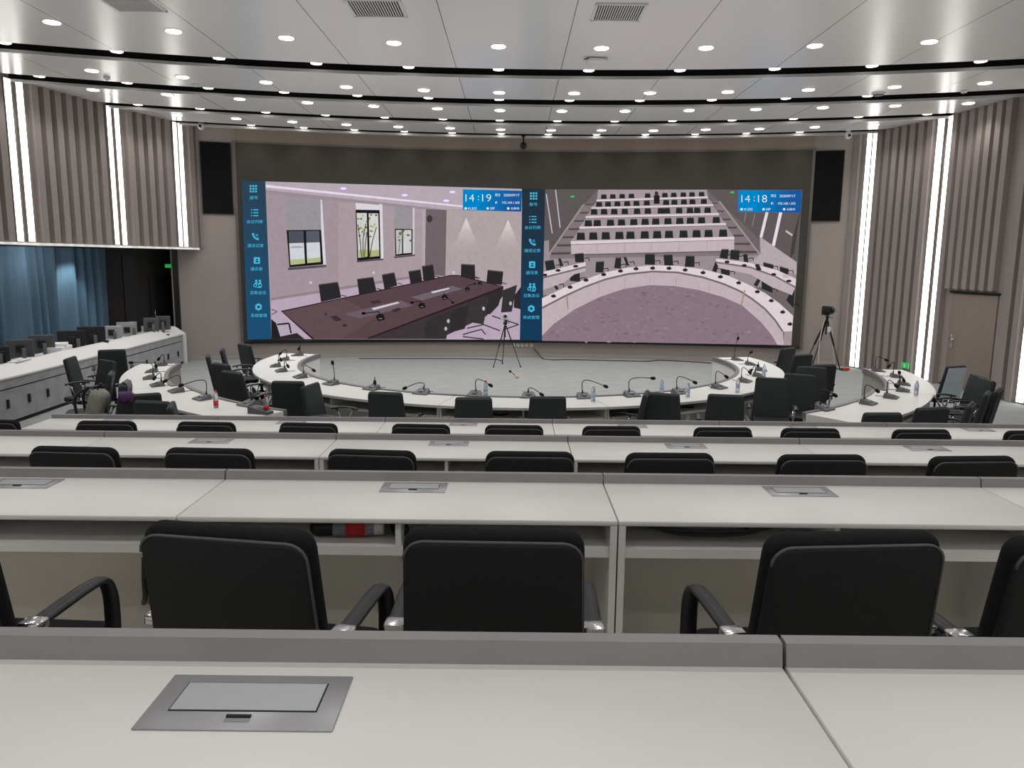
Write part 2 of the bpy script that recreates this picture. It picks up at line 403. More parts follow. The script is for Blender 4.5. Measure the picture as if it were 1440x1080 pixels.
# left recess behind the control desk
soff = [(-9.75, 8.0), (-8.73, 13.92), (-8.21, 16.23), (-7.64, 18.0), (-7.40, 18.62)]
outl = soff + [(-7.4, 20.5), (-12, 20.5), (-12, 8.0)]
MB().prism(outl[::-1], ZB - 0.06, ZB).build('ceiling', M['shadewall'], kind='structure')
m = MB()
for A, B in zip(soff[:-1], soff[1:]):
    A, B = Vector(A), Vector(B); c = (A + B) / 2; t = (B - A)
    m.box((c.x, c.y, ZB - 0.03), (t.length + 0.02, 0.05, 0.045), atan2(t.y, t.x))
m.build('trim_4', mat('soffit_trim_painted_wash', (240, 240, 238), 0.4, emit=0.5, noise=0.01), kind='structure')  # weak glow put into the trim for the light washing over it
MB().box((-11.9, 13.5, 1.35), (0.1, 14, 2.7)).build('wall_left', M['shadewall'], kind='structure')
MB().box((-10, 8.0, 1.35), (4, 0.1, 2.7)).build('wall_left', M['wall'], kind='structure')
# recess end, its lack of light put into dark colours, with a darker doorway
E0, E1 = Vector((-9.25, 17.55)), Vector((-8.2, 18.98))
tE = (E1 - E0).normalized(); cE = (E0 + E1) / 2
MB().box((cE.x, cE.y, 1.35), ((E1 - E0).length + 0.5, 0.08, 2.7), atan2(tE.y, tE.x)).build('wall_alcove', M['shadewall'], kind='structure')
d2 = bpy.data.objects.new('door_2', None); COL.objects.link(d2); d2['kind'] = 'structure'; d2.location = (cE.x, cE.y, 0); d2.rotation_euler.z = atan2(tE.y, tE.x)
MB().box((0.42, -0.05, 1.02), (0.62, 0.03, 2.04)).build('door_leaf', M['plastic'], d2)
MB().box((-0.35, -0.05, 1.25), (0.3, 0.03, 2.5)).build('door_panel', M['plastic'], d2)
MB().tube([(0.2, -0.08, 0.95), (0.2, -0.08, 1.25)], 0.012).build('handle', M['chrome'], d2)
MB().box((-8.02, 18.9, 1.4), (0.12, 1.3, 2.8), 0.1).build('wall_alcove', M['plastic'], kind='structure')
e = MB().box((0, 0, 0), (0.13, 0.05, 0.08)).build('exit_sign', M['green'], loc=pY(236.5, 374, 18.12))
tag(e, 'small green exit light in the dark recess at the edge of the taupe wall', 'sign')
# curtain
cv = []; n = 420; P0, P1 = Vector((-10.15, 10.0)), Vector((-8.98, 17.25)); dd = P1 - P0; tt = dd.normalized(); nn = Vector((-tt.y, tt.x))
m = MB(); vs = []; fs = []
random.seed(3); ph = 0
for i in range(n + 1):
    s = i / n; ph += 0.33 + 0.22 * sin(s * 37) + random.uniform(-0.05, 0.05)
    w = 0.075 * sin(ph) + 0.03 * sin(ph * 0.37 + 1)
    for z, k in ((0.02, 1.25), (0.9, 1.1), (1.8, 1.0), (ZB - 0.07, 0.8)):
        q = P0 + dd * s + nn * w * k; vs.append((q.x, q.y, z))
for i in range(n):
    for k in range(3): fs.append((i * 4 + k, i * 4 + k + 1, i * 4 + k + 5, i * 4 + k + 4))
m.add(vs, fs, True)
tag(m.build('curtain', M['curtain']), 'long pleated blue curtain hanging in the recess behind the control desk', 'curtain')

# ------------------------------------------------------------------ vertical light strips
def strip(p, poly, z0, z1, inward, label, wd=0.12):
    d, i, s, q, t = nearest_on(poly, (p.x, p.y)); nrm = Vector((-t.y, t.x)) * inward
    o = thing('wall_light_strip', label, 'light strip', (q.x + nrm.x * 0.001, q.y + nrm.y * 0.001, z0), atan2(t.y, t.x), 'vertical light strips on the slatted walls')
    sg = inward
    MB().box((0, sg * 0.026, (z1 - z0) / 2), (wd + 0.004, 0.05, z1 - z0 - 0.01)).build('housing', M['slat'], o)
    MB().box((0, sg * 0.056, (z1 - z0) / 2), (wd, 0.014, z1 - z0 - 0.02)).build('diffuser', M['led'], o)
pn = ['at the photo edge', 'in the middle of the overhang', 'at the end by the speaker']
for k, p in enumerate(Lbands):
    strip(p, LW, ZB, ZC, -1, '%s white light strip of the overhang pair %s' % (('left', 'right')[k % 2], pn[k // 2]), 0.13 if k < 2 else 0.105)
pn = ['near the large tripod', 'beside the door', 'at the photo edge']
for k, p in enumerate(Rbands):
    strip(p, RWL, 0.02, ZC, 1, '%s floor-to-ceiling white light strip of the pair on the slatted wall %s' % (('left', 'right')[k % 2], pn[k // 2]), 0.105 if k < 2 else 0.15)

# ------------------------------------------------------------------ ceiling fittings
rows = [
 ('first ceiling panel row', 0, [(73,31),(244,43.5),(402.5,53),(554,60),(701,65),(846,67.5),(993,67),(1146,64),(1307,58.5)]),
 ('first black slot', 1, [(3,61),(160,72.5),(305,82),(443,89.5),(574,95.5),(701,99.5),(828,101),(956,101),(1090,98.5),(1227,94.5),(1377,89.5)]),
 ('second ceiling panel row', 0, [(129,99),(256.5,108),(374,115.5),(487,122),(596,126.5),(702,130),(807.5,131),(914,130.5),(1023.5,129),(1137,126),(1258,122),(1385,116.5)]),
 ('second black slot', 1, [(55,109),(176,117),(290,124),(399,131),(503,136.5),(603,140.5),(702,143),(800.5,144),(898.5,144.5),(1000,143),(1101,142.5),(1215,139)]),
 ('third ceiling panel row', 0, [(131,126),(235,132.5),(337,139),(432.5,144),(525.5,149),(615,152.5),(703,155),(790,156),(879,156),(969,155),(1063,153.5),(1157,151),(1259,148.5),(1362,145)]),
 ('third black slot', 1, [(195,149),(284,155.5),(375,160),(460,165),(543,168.5),(624,171.5),(703,173.5),(783,174),(863,174),(944,173),(1027,172),(1114,169.5),(1203,167.5),(1297,164.5)]),
 ('fourth ceiling panel row', 0, [(249,161.5),(332,166.5),(411,171),(487,175),(560,178),(633,180),(704,182),(775,183),(846,183),(919,183.5),(992.5,182),(1068,181),(1146,178.5),(1229,175)]),
 ('fourth black slot', 1, [(355,178),(427.5,181),(499.5,184.5),(569.5,187),(636.5,189.5),(705,190.5),(770.5,192),(838,192),(906,192),(976,191),(1047,190),(1122,188)]),
]
def mk_down(slot):
    t = thing('ceiling_downlight', 'x', 'downlight')
    r = 0.085 if slot else 0.10
    if slot: MB().lathe([(r + 0.015, 0.0), (r + 0.015, 0.10), (r - 0.01, 0.12)], 20).build('housing', M['whitepaint'], t)
    else: MB().lathe([(r, -0.002), (r + 0.018, -0.008), (r + 0.022, -0.001), (r + 0.022, 0.0)], 24).build('trim_ring', M['whitepaint'], t)
    MB().lathe([(r, -0.012), (r, -0.003)], 24).build('lens', M['lens'], t)
    freeze(t); return t
protoD = [mk_down(0), mk_down(1)]; usedD = [0, 0]
LSPOT = 30.0
sld = bpy.data.lights.new('downlight_beam', 'SPOT'); sld.energy = LSPOT; sld.spot_size = rad(130); sld.spot_blend = 0.8; sld.shadow_soft_size = 0.09; sld.color = (1, 0.995, 0.985)
sl3 = sld.copy(); sl3.energy = 9
def spot(loc, data=sld):
    o = bpy.data.objects.new('downlight_beam', data); COL.objects.link(o); o.location = loc; return o
for nm, sl, pts in rows:
    for k, (x, y) in enumerate(pts):
        p = pz(x, y, ZC)
        if sl:   # keep the lamp inside its slot
            yc, w = slots[['first', 'second', 'third', 'fourth'].index(nm.split()[0])]
            p.y = yarc(p.x, yc - w / 2) + 0.14; p.z += 0.03
        lb = 'round white downlight, %s from the left in the %s' % (ORD[k], nm)
        if not usedD[sl]: o = protoD[sl]; o.location = p; o['label'] = lb; usedD[sl] = 1
        else: o = dup(protoD[sl], p, 0, lb)
        o['group'] = 'downlights in the black ceiling slots' if sl else 'downlights in the ceiling panels'
        spot((p.x, p.y, ZC - 0.03 if sl else p.z - 0.06), sl3 if nm[:8] == 'fourth b' else sld)
# lamps of the same ceiling further back over the seats, out of the picture
sl2 = sld.copy(); sl2.energy = 66
for y in (11.2, 8.6, 6.0, 3.4, 0.8, -1.6):
    for x in (-7, -4.2, -1.4, 1.4, 4.2, 7):
        spot((x, y, ZC - 0.06), sl2 if y < 9 else sld)
def vent(px, label):
    ps = [pz(x, y, ZC) for x, y in px]; c = (ps[0] + ps[1]) / 2; w = (ps[1] - ps[0]).x; dpt = 0.62
    o = thing('ceiling_vent', label, 'vent', (c.x, c.y + dpt / 2 * 0 - dpt / 2, ZC), 0, 'air grilles in the ceiling')
    m = MB()
    for sx in (-1, 1): m.box((sx * w / 2, 0, -0.008), (0.035, dpt, 0.016))
    for sy in (-1, 1): m.box((0, sy * dpt / 2, -0.008), (w + 0.035, 0.035, 0.016))
    m.build('frame', M['whitepaint'], o)
    MB().box((0, 0, -0.002), (w, dpt, 0.003)).build('backing', M['plenum'], o)
    m = MB(); n = 20
    for k in range(n): m.box(((k + 0.5) / n * w - w / 2, 0, -0.009), (0.014, dpt - 0.03, 0.004))
    m.build('slats', M['whitepaint'], o)
vent([(168, 15), (233, 15)], 'slatted ceiling air grille, leftmost of the three along the top of the photo')
vent([(500, 22.5), (571, 22.5)], 'slatted ceiling air grille, middle one of the three along the top of the photo')
vent([(832, 28), (898, 28)], 'slatted ceiling air grille, rightmost of the three along the top of the photo')
p = pz(839, 83, ZC); o = thing('ceiling_access_point', 'white square box on the ceiling between two downlights above the first black slot', 'access point', p, 0.1)
MB().box((0, 0, -0.03), (0.30, 0.26, 0.05), bev=0.02).build('case', M['whitepaint'], o); MB().tube([(-0.17, -0.02, -0.01), (-0.2, -0.06, -0.03), (-0.14, -0.14, -0.02)], 0.008).build('lead', M['cable'], o)
p = pz(1235.5, 131, ZC); o = thing('ceiling_speaker', 'small round grey grille on the ceiling before the second black slot', 'speaker', p)
MB().lathe([(0.10, -0.03), (0.115, -0.02), (0.12, 0)], 20).build('rim', M['whitepaint'], o); MB().lathe([(0.09, -0.04), (0.098, -0.03)], 20).build('grille', M['monitor'], o)
for x, y, lb in ((150, 108, 'small white smoke detector on the ceiling at left below the first black slot'), (274, 118, 'small white smoke detector on the ceiling just before the second slot, left half'), (1356, 127, 'small white smoke detector on the ceiling at right below the first black slot'), (417, 177, 'small white smoke detector on the last ceiling panel row')):
    o = thing('smoke_detector', lb, 'detector', pz(x, y, ZC), 0, 'smoke detectors')
    MB().lathe([(0.03, -0.05), (0.05, -0.035), (0.055, 0)], 16).build('body', M['whitepaint'], o); MB().lathe([(0.015, -0.06), (0.02, -0.05)], 12).build('sensor', M['monitor'], o)
def dome(px, Y, lb, mt):
    p = pY(px[0], px[1], Y); o = thing('surveillance_camera', lb, 'camera', p, 0)
    hgt = ZC - p.z
    MB().lathe([(0.05, hgt - 0.02), (0.06, hgt)], 16).build('mount', mt, o)
    MB().tube([(0, 0, 0.05), (0, 0, hgt - 0.01)], 0.02).build('stem', mt, o)
    MB().lathe([(0.01, -0.09), (0.05, -0.075), (0.075, -0.03), (0.08, 0.02), (0.06, 0.06), (0.02, 0.075)], 18).build('housing', mt, o)
    MB().lathe([(0.03, 0), (0.034, 0.01)], 14, Matrix.Translation((0, -0.075, -0.02)) @ Matrix.Rotation(pi / 2, 4, 'X')).build('lens', M['glass'], o)
dome((736, 204.5), 19.3, 'small black camera hanging from the ceiling above the middle of the video wall', M['plastic'])
dome((283, 177), 18.1, 'small white camera hanging from the ceiling above the speaker beside the overhang', M['whitepaint'])
dome((1192.5, 190), 18.1, 'small white camera hanging from the ceiling above the speaker near the tripod', M['whitepaint'])

# wall speakers on the front wall
def wallspeaker(x0, x1, y0, y1, lb):
    a, b = pcyl(x0, (y0 + y1) / 2), pcyl(x1, (y0 + y1) / 2); zt = pcyl((x0 + x1) / 2, y0).z; zb = pcyl((x0 + x1) / 2, y1).z
    c = (a + b) / 2; w = (b - a).length; rz = atan2(b.y - a.y, b.x - a.x)
    o = thing('wall_speaker', lb, 'speaker', (c.x, c.y, zb), rz)
    MB().box((0, -0.015, (zt - zb) / 2), (w, 0.05, zt - zb)).build('frame', M['plastic'], o)
    MB().box((0, -0.045, (zt - zb) / 2), (w - 0.04, 0.012, zt - zb - 0.04)).build('grille', M['speaker'], o)
wallspeaker(283, 326.5, 200, 301, 'tall black speaker panel set in the taupe wall next to the slatted overhang')
wallspeaker(1142, 1184.5, 212, 311, 'tall black speaker panel set in the taupe wall above the tripod camera')

# ------------------------------------------------------------------ video wall
vw = thing('video_wall', 'huge curved video wall showing two meeting rooms, with an unlit dark strip along its top', 'video wall', (CX + RW * cos(rad(90)) , YA - 0.2, 0))
bpy.context.view_layer.update()
def vparent(o, par=None):
    o.parent = par or vw
    if not par: o.matrix_parent_inverse = Matrix.Translation(vw.location).inverted()
    return o
RP = RW - 0.06
zt = pcyl(735, 213, RP).z; zb = pcyl(735, 478.8, RP).z
vparent(arc_wall(aS0, aS1, RP + 0.006, zb - 0.01, zt, 0.05, 60).build('display_panel', M['lednoff']))
m = MB(); R = RP - 0.004
m.sector((CX, CYW), R, R + 0.06, aS0 - 0.14, aS0, zb - 0.06, zt + 0.04, 2); m.sector((CX, CYW), R, R + 0.06, aS1, aS1 + 0.14, zb - 0.06, zt + 0.04, 2)
m.sector((CX, CYW), R, R + 0.06, aS0, aS1, zt, zt + 0.04, 60); vparent(m.build('bezel', M['bezel']))
vparent(MB().sector((CX, CYW), R, R + 0.05, aS0, aS1, zb - 0.055, zb - 0.005, 60).build('bottom_rail', M['plastic']))
ZK = 3.4286
class Pic:
    """a flat lit picture on the curved display: polygons are given in the picture's own coordinates"""
    gain = 0.92
    def __init__(s, ox): s.ox = ox; s.v = []; s.f = []; s.c = []; s.lay = 0
    def pt(s, X, Y, lay): return pcyl(s.ox + X / ZK, 240 + Y / ZK, RP - 0.0004 * lay)
    def poly(s, P, rgb):
        s.lay += 1; lay = s.lay
        bm = bmesh.new()
        Q = []
        n = len(P)
        for i in range(n):
            a, b = P[i], P[(i + 1) % n]; k = max(1, int(hypot(b[0] - a[0], b[1] - a[1]) / 120))
            for j in range(k): Q.append((a[0] + (b[0] - a[0]) * j / k, a[1] + (b[1] - a[1]) * j / k))
        try: bm.faces.new([bm.verts.new((x, y, 0)) for x, y in Q])
        except Exception: bm.free(); return
        x0 = min(q[0] for q in Q); x1 = max(q[0] for q in Q)
        xs = 25 * math.ceil(x0 / 25 + 1e-6)
        if x1 - x0 > 60:
            while xs < x1:
                bmesh.ops.bisect_plane(bm, geom=bm.verts[:] + bm.edges[:] + bm.faces[:], plane_co=(xs, 0, 0), plane_no=(1, 0, 0)); xs += 25
        bmesh.ops.triangulate(bm, faces=bm.faces[:])
        bm.verts.index_update(); base = len(s.v)
        for v in bm.verts: s.v.append(s.pt(v.co.x, v.co.y, lay))
        for f in bm.faces: s.f.append([base + v.index for v in f.verts]); s.c.append(tuple(v * s.gain for v in lin(rgb)))
        bm.free()
    def rect(s, x0, y0, x1, y1, rgb): s.poly([(x0, y0), (x1, y0), (x1, y1), (x0, y1)], rgb)
    def line(s, P, w, rgb):
        for a, b in zip(P[:-1], P[1:]):
            L = hypot(b[0] - a[0], b[1] - a[1]) or 1; nx, ny = -(b[1] - a[1]) / L * w / 2, (b[0] - a[0]) / L * w / 2
            s.poly([(a[0] + nx, a[1] + ny), (b[0] + nx, b[1] + ny), (b[0] - nx, b[1] - ny), (a[0] - nx, a[1] - ny)], rgb)
    def oval(s, x, y, rx, ry, rgb, n=14): s.poly([(x + rx * cos(2 * pi * k / n), y + ry * sin(2 * pi * k / n)) for k in range(n)], rgb)
    def text(s, body, x, y, h, rgb, w=None, thin=0.0):
        """centred lettering, glyph height h"""
        s.lay += 1
        cu = bpy.data.curves.new('t', 'FONT'); cu.body = body; cu.resolution_u = 3; cu.offset = thin
        ob = bpy.data.objects.new('t', cu); COL.objects.link(ob)
        dg = bpy.context.evaluated_depsgraph_get(); me = bpy.data.meshes.new_from_object(ob.evaluated_get(dg))
        if len(me.vertices):
            xs = [v.co.x for v in me.vertices]; ys = [v.co.y for v in me.vertices]
            cx, cy = (min(xs) + max(xs)) / 2, (min(ys) + max(ys)) / 2
            ky = h / (max(ys) - min(ys)); kx = (w / (max(xs) - min(xs))) if w else ky
            base = len(s.v)
            for v in me.vertices: s.v.append(s.pt(x + (v.co.x - cx) * kx, y - (v.co.y - cy) * ky, s.lay))
            for p in me.polygons: s.f.append([base + i for i in p.vertices]); s.c.append(lin(rgb))
        bpy.data.objects.remove(ob); bpy.data.curves.remove(cu); bpy.data.meshes.remove(me)
    def build(s, name, parent=None, label=None, keep=None):
        me = bpy.data.meshes.new(name); me.from_pydata([tuple(v) for v in s.v], [], s.f); me.update()
        at = me.color_attributes.new('Col', 'FLOAT_COLOR', 'CORNER')
        buf = []
        for p, c in zip(me.polygons, s.c): buf += list(c + (1.0,)) * p.loop_total
        at.data.foreach_set('color', buf)
        me.materials.append(M['pic']); o = bpy.data.objects.new(name, me); COL.objects.link(o); vparent(o, parent)
        if label: o['label'] = label
        s.v = []; s.f = []; s.c = []
        return o

# --- first picture: long meeting table in a bright room
P = Pic(330)
P.poly([(148, 52), (1385, 88), (1375, 815), (178, 812)], (176, 160, 166))
P.poly([(148, 52), (500, 62), (500, 590), (176, 612)], (168, 152, 160))
P.poly([(148, 52), (1385, 88), (1385, 195), (1000, 185), (150, 92)], (188, 176, 184))
P.poly([(150, 92), (1000, 185), (1000, 196), (150, 112)], (160, 146, 154))
P.poly([(150, 68), (1100, 168), (1100, 176), (150, 80)], (240, 226, 246))
for x, y in ((525, 86), (820, 118), (1050, 103), (1020, 145)): P.oval(x, y, 21, 9, (196, 160, 232)); P.oval(x, y, 15, 6, (250, 240, 255))
P.poly([(920, 185), (1022, 190), (1016, 508), (915, 500)], (118, 104, 108)); P.poly([(905, 185), (922, 186), (917, 500), (905, 500)], (186, 172, 178))
P.poly([(1022, 190), (1385, 197), (1380, 562), (1016, 506)], (182, 168, 170))
for x, y in ((1116, 230), (1318, 240)):
    for k in range(12):
        t = 1 - k / 12; f = (k / 11) ** 1.5
        P.poly([(x, y - 4), (x + 66 * t, y + 150 * t), (x - 66 * t, y + 150 * t)], (184 + 48 * f, 170 + 52 * f, 171 + 46 * f))
P.oval(940, 232, 14, 18, (66, 58, 60))
P.poly([(176, 628), (840, 522), (910, 515), (1380, 560), (1375, 815), (178, 812)], (190, 172, 190))
P.line([(174, 620), (842, 515)], 12, (150, 134, 140))
def win(bl, fr, panes, sill):
    if bl: P.poly(bl, (158, 154, 160))
    P.poly(fr, (28, 26, 30))
    for q, c in panes: P.poly(q, c)
    P.poly(sill, (86, 80, 84))
P.poly([(412, 140), (421, 141), (441, 452), (424, 452)], (226, 220, 228))
win([(243, 140), (414, 142), (417, 288), (250, 290)], [(250, 287), (417, 285), (427, 452), (264, 466)],
    [([(260, 292), (332, 291), (334, 348), (263, 350)], (82, 86, 98)), ([(263, 350), (334, 348), (338, 432), (268, 438)], (214, 218, 224)), ([(268, 430), (338, 424), (339, 448), (269, 455)], (184, 194, 140)),
     ([(344, 291), (408, 290), (410, 345), (346, 347)], (92, 96, 108)), ([(346, 347), (410, 345), (414, 424), (349, 430)], (216, 220, 226)), ([(349, 424), (414, 418), (415, 440), (350, 446)], (182, 192, 140)),
     ([(270, 366), (300, 362), (330, 366), (330, 372), (270, 374)], (176, 178, 186))], [(256, 468), (440, 455), (443, 464), (260, 480)])
P.poly([(697, 160), (712, 162), (718, 424), (702, 424)], (226, 222, 228))
win([(583, 155), (697, 165), (697, 192), (585, 190)], [(583, 188), (699, 190), (704, 424), (591, 434)],
    [([(588, 204), (637, 204), (641, 414), (596, 420)], (212, 214, 210)), ([(645, 206), (692, 206), (697, 412), (650, 416)], (218, 218, 214))], [(588, 434), (716, 424), (718, 431), (590, 442)])
P.poly([(583, 155), (697, 165), (697, 190), (585, 188)], (226, 222, 226))
P.poly([(598, 385), (641, 380), (641, 414), (599, 420)], (186, 190, 132)); P.poly([(650, 385), (696, 382), (697, 412), (650, 416)], (182, 186, 128))
for k in range(34):
    x = random.uniform(592, 690); y = random.uniform(212, 320)
    if 637 < x < 647: continue
    P.oval(x, y, random.uniform(4, 9), random.uniform(3, 6), random.choice(((150, 150, 70), (120, 128, 62), (176, 172, 110), (104, 100, 70))), 7)
for a in ([(612, 415), (604, 330), (594, 260)], [(620, 415), (618, 340), (632, 255)], [(626, 414), (630, 350), (638, 300)], [(652, 412), (664, 340), (684, 270)]): P.line(a, 4, (74, 56, 48))
P.poly([(638, 204), (646, 204), (651, 416), (641, 416)], (28, 26, 30))
win([(768, 172), (858, 182), (858, 282), (772, 282)], [(772, 280), (858, 282), (857, 404), (775, 412)],
    [([(777, 286), (806, 286), (807, 400), (780, 404)], (198, 198, 200)), ([(812, 286), (852, 286), (852, 396), (813, 399)], (210, 210, 212))], [(768, 414), (868, 404), (870, 411), (770, 422)])
for k in range(16): P.oval(random.uniform(780, 850), random.uniform(290, 340), random.uniform(4, 8), random.uniform(3, 6), random.choice(((140, 140, 96), (110, 112, 84), (170, 168, 140))), 7)
P.line([(790, 400), (798, 330)], 3, (90, 72, 62)); P.poly([(858, 178), (868, 180), (866, 404), (858, 404)], (214, 206, 214))
for x, y in ((366, 540), (670, 492), (1056, 490)): P.rect(x - 6, y - 6, x + 6, y + 6, (214, 204, 210))
# far chairs
def chair_sh(q, arm=None):
    P.poly(q, (46, 42, 45)); a, b = q[0], q[1]; P.line([a, b], 5, (84, 78, 80))
    if arm: P.line(arm, 4, (40, 36, 38))
for q in ([(405, 550), (498, 538), (514, 612), (416, 634)], [(590, 524), (668, 514), (684, 580), (600, 598)], [(710, 503), (770, 492), (784, 554), (722, 572)], [(838, 487), (896, 478), (904, 532), (848, 548)], [(903, 462), (956, 453), (966, 520), (910, 530)], [(1092, 452), (1158, 455), (1160, 525), (1090, 514)], [(1220, 480), (1295, 488), (1288, 552), (1213, 542)]):
    chair_sh(q)
    P.line([(q[2][0], q[2][1] - 12), (q[2][0] + 24, q[2][1] - 6)], 4, (40, 36, 38))
# table
P.poly([(222, 676), (1040, 503), (1078, 503), (1297, 558), (1292, 572), (650, 812), (372, 812)], (50, 36, 42))
P.poly([(232, 680), (1040, 508), (1076, 508), (1288, 560), (640, 806), (640, 812), (386, 812)], (92, 71, 76))
P.poly([(232, 680), (520, 618), (690, 700), (520, 812), (386, 812)], (100, 79, 84))
P.poly([(760, 570), (1040, 508), (1076, 508), (1170, 532), (880, 620)], (92, 70, 78))
P.poly([(528, 690), (800, 625), (860, 650), (600, 712)], (112, 96, 106)); P.poly([(850, 610), (1050, 555), (1100, 570), (900, 626)], (116, 104, 112))
P.poly([(658, 664), (786, 632), (796, 638), (672, 672)], (216, 208, 220)); P.poly([(945, 584), (1032, 564), (1036, 570), (956, 591)], (218, 212, 222))
for q in ([(650, 630), (695, 624), (711, 636), (666, 643)], [(755, 672), (790, 660), (806, 668), (770, 684)], [(460, 704), (490, 698), (520, 720), (488, 728)]): P.poly(q, (66, 50, 56))
P.oval(530, 746, 12, 5, (50, 40, 46)); P.oval(438, 692, 8, 4, (60, 48, 54))
# near chairs
P.poly([(645, 812), (1294, 570), (1300, 598), (1215, 700), (1030, 790), (990, 812)], (66, 56, 62))
for q, c in (([(1350, 600), (1380, 560), (1378, 668), (1345, 660)], (50, 45, 48)), ([(1296, 575), (1362, 550), (1336, 680), (1284, 684)], (58, 54, 56)), ([(1205, 600), (1297, 565), (1272, 650), (1232, 692), (1205, 692)], (52, 48, 50)), ([(1125, 632), (1226, 604), (1200, 742), (1120, 728)], (60, 56, 58)), ([(1045, 672), (1130, 648), (1110, 762), (1035, 782)], (52, 48, 50)), ([(935, 712), (1042, 680), (1020, 812), (898, 812)], (56, 52, 54)), ([(768, 788), (900, 735), (922, 812), (760, 812)], (64, 58, 60))):
    P.poly(q, c)
for a in ([(1120, 760), (1200, 742), (1280, 772)], [(1100, 800), (1200, 812)], [(1240, 700), (1370, 742), (1300, 765)], [(1100, 790), (1190, 765), (1210, 790)]): P.line(a, 6, (74, 62, 70))
for x, y in ((1018, 762), (1200, 665), (1030, 725), (1330, 640)): P.oval(x, y, 7, 10, (196, 190, 196), 8)
P.poly([(176, 715), (200, 735), (224, 812), (178, 812)], (38, 34, 38)); P.poly([(218, 800), (300, 783), (338, 812), (222, 812)], (46, 42, 46)); P.line([(205, 742), (262, 736), (272, 784)], 8, (44, 40, 44))
P.line([(178, 668), (205, 680), (178, 694)], 5, (110, 96, 110))
for (bx, by), (hx_, hy) in (((702, 712), (622, 688)), ((902, 655), (855, 636)), ((1012, 614), (1052, 636)), ((1122, 575), (1158, 545)), ((1182, 548), (1165, 515))):
    k = 0.5 + (by - 540) / 340
    P.line([(bx, by), (bx - 6 * k, by - 32 * k), (hx_, hy)], 4 * max(k, .7), (28, 26, 28)); P.oval(hx_, hy, 11 * k, 7 * k, (20, 18, 20), 9)
    P.poly([(bx - 22 * k, by - 8 * k), (bx - 8 * k, by - 22 * k), (bx + 16 * k, by - 20 * k), (bx + 22 * k, by + 6 * k), (bx - 10 * k, by + 14 * k)], (30, 28, 30))
    P.line([(bx - 8 * k, by + 2), (bx + 10 * k, by)], 3 * k, (150, 146, 152))
P.build('video_picture', label='picture of a bright meeting room with a long dark table')

# --- second picture: this hall seen from its front
P2 = Pic(720); P2.lay = 0; P = P2
P.poly([(150, 90), (1402, 92), (1348, 842), (145, 820)], (116, 106, 108))
P.poly([(150, 90), (415, 92), (345, 165), (180, 400), (150, 420)], (98, 92, 92)); P.poly([(415, 92), (940, 92), (945, 130), (410, 140)], (172, 158, 163))
P.poly([(940, 92), (1402, 92), (1375, 440), (1190, 330), (1000, 150)], (100, 92, 93))
for a, w, c in (([(165, 112), (194, 302)], 5, (208, 196, 200)), ([(210, 92), (232, 275)], 5, (208, 196, 200)), ([(1230, 200), (1200, 322)], 14, (238, 226, 238)), ([(1296, 200), (1260, 362)], 15, (240, 228, 242)), ([(1172, 205), (1158, 270)], 3, (150, 140, 144)), ([(1128, 200), (1120, 250)], 3, (150, 140, 144))): P.line(a, w, c)
for k in range(5): P.line([(1385 - k * 7, 210 + k * 25), (1338 - k * 4 + 20, 400 + k * 6)], 5, (74, 68, 68))
P.line([(1320, 290), (1352, 312)], 9, (206, 192, 196))
P.poly([(180, 400), (345, 163), (1000, 148), (1195, 410), (1190, 420), (178, 426)], (134, 122, 124))
for k in range(7):
    t = k / 6; x = 345 - 165 * t; y = 165 + 235 * t
    P.line([(x + 10, y), (x + 60 + 40 * t, y - 2)], 6 + 5 * t, (84, 76, 78)); xr = 1000 + 190 * t
    P.line([(xr - 70 - 50 * t, y - 8), (xr - 10, y - 8)], 6 + 5 * t, (84, 76, 78))
P.line([(345, 163), (180, 400), (178, 426)], 7, (164, 152, 154)); P.line([(1000, 148), (1192, 400), (1190, 420)], 7, (168, 156, 158))
P.poly([(150, 340), (178, 335), (180, 426), (150, 440)], (160, 148, 150))
P.poly([(150, 440), (178, 424), (1195, 408), (1195, 318), (1372, 440), (1368, 562), (980, 560), (150, 600)], (160, 146, 150)); P.poly([(1195, 318), (1372, 440), (1372, 500), (1150, 440), (1200, 400)], (188, 174, 178))
for x, y in ((292, 125), (1062, 105)): P.rect(x - 9, y - 4, x + 9, y + 4, (50, 210, 100))
def seats(xs, ya, yb, w, h, c=(42, 44, 45)):
    for x in xs:
        y = ya + (yb - ya) * (x - xs[0]) / (xs[-1] - xs[0])
        P.poly([(x - w * .46, y), (x + w * .46, y), (x + w * .55, y + h), (x - w * .55, y + h)], c); P.line([(x - w * .46, y + 2), (x + w * .46, y + 2)], 3, (84, 84, 86))
seats([443, 486, 531, 576, 654, 737, 780, 826, 868, 914], 114, 102, 26, 22)
rowsq = [([(407, 140), (945, 124), (946, 134), (408, 150)], [(408, 150), (946, 134), (968, 160), (384, 177)], [420, 463, 508, 555, 600, 650, 743, 783, 829, 870, 925], 150, 136, 28, 24),
         ([(382, 177), (970, 161), (971, 172), (383, 188)], [(383, 188), (971, 172), (995, 204), (357, 219)], [396, 444, 493, 544, 603, 655, 718, 747, 806, 858, 893, 943], 184, 176, 30, 28),
         ([(355, 219), (997, 204), (998, 216), (356, 230)], [(356, 230), (998, 216), (1030, 252), (326, 270)], [368, 411, 475, 528, 587, 642, 693, 752, 809, 860, 914, 985], 238, 222, 34, 32),
         ([(325, 270), (1031, 252), (1033, 264), (326, 282)], [(326, 282), (1033, 264), (1070, 318), (284, 340)], [332, 392, 452, 518, 571, 640, 700, 757, 827, 890, 948, 1018], 298, 283, 38, 36)]
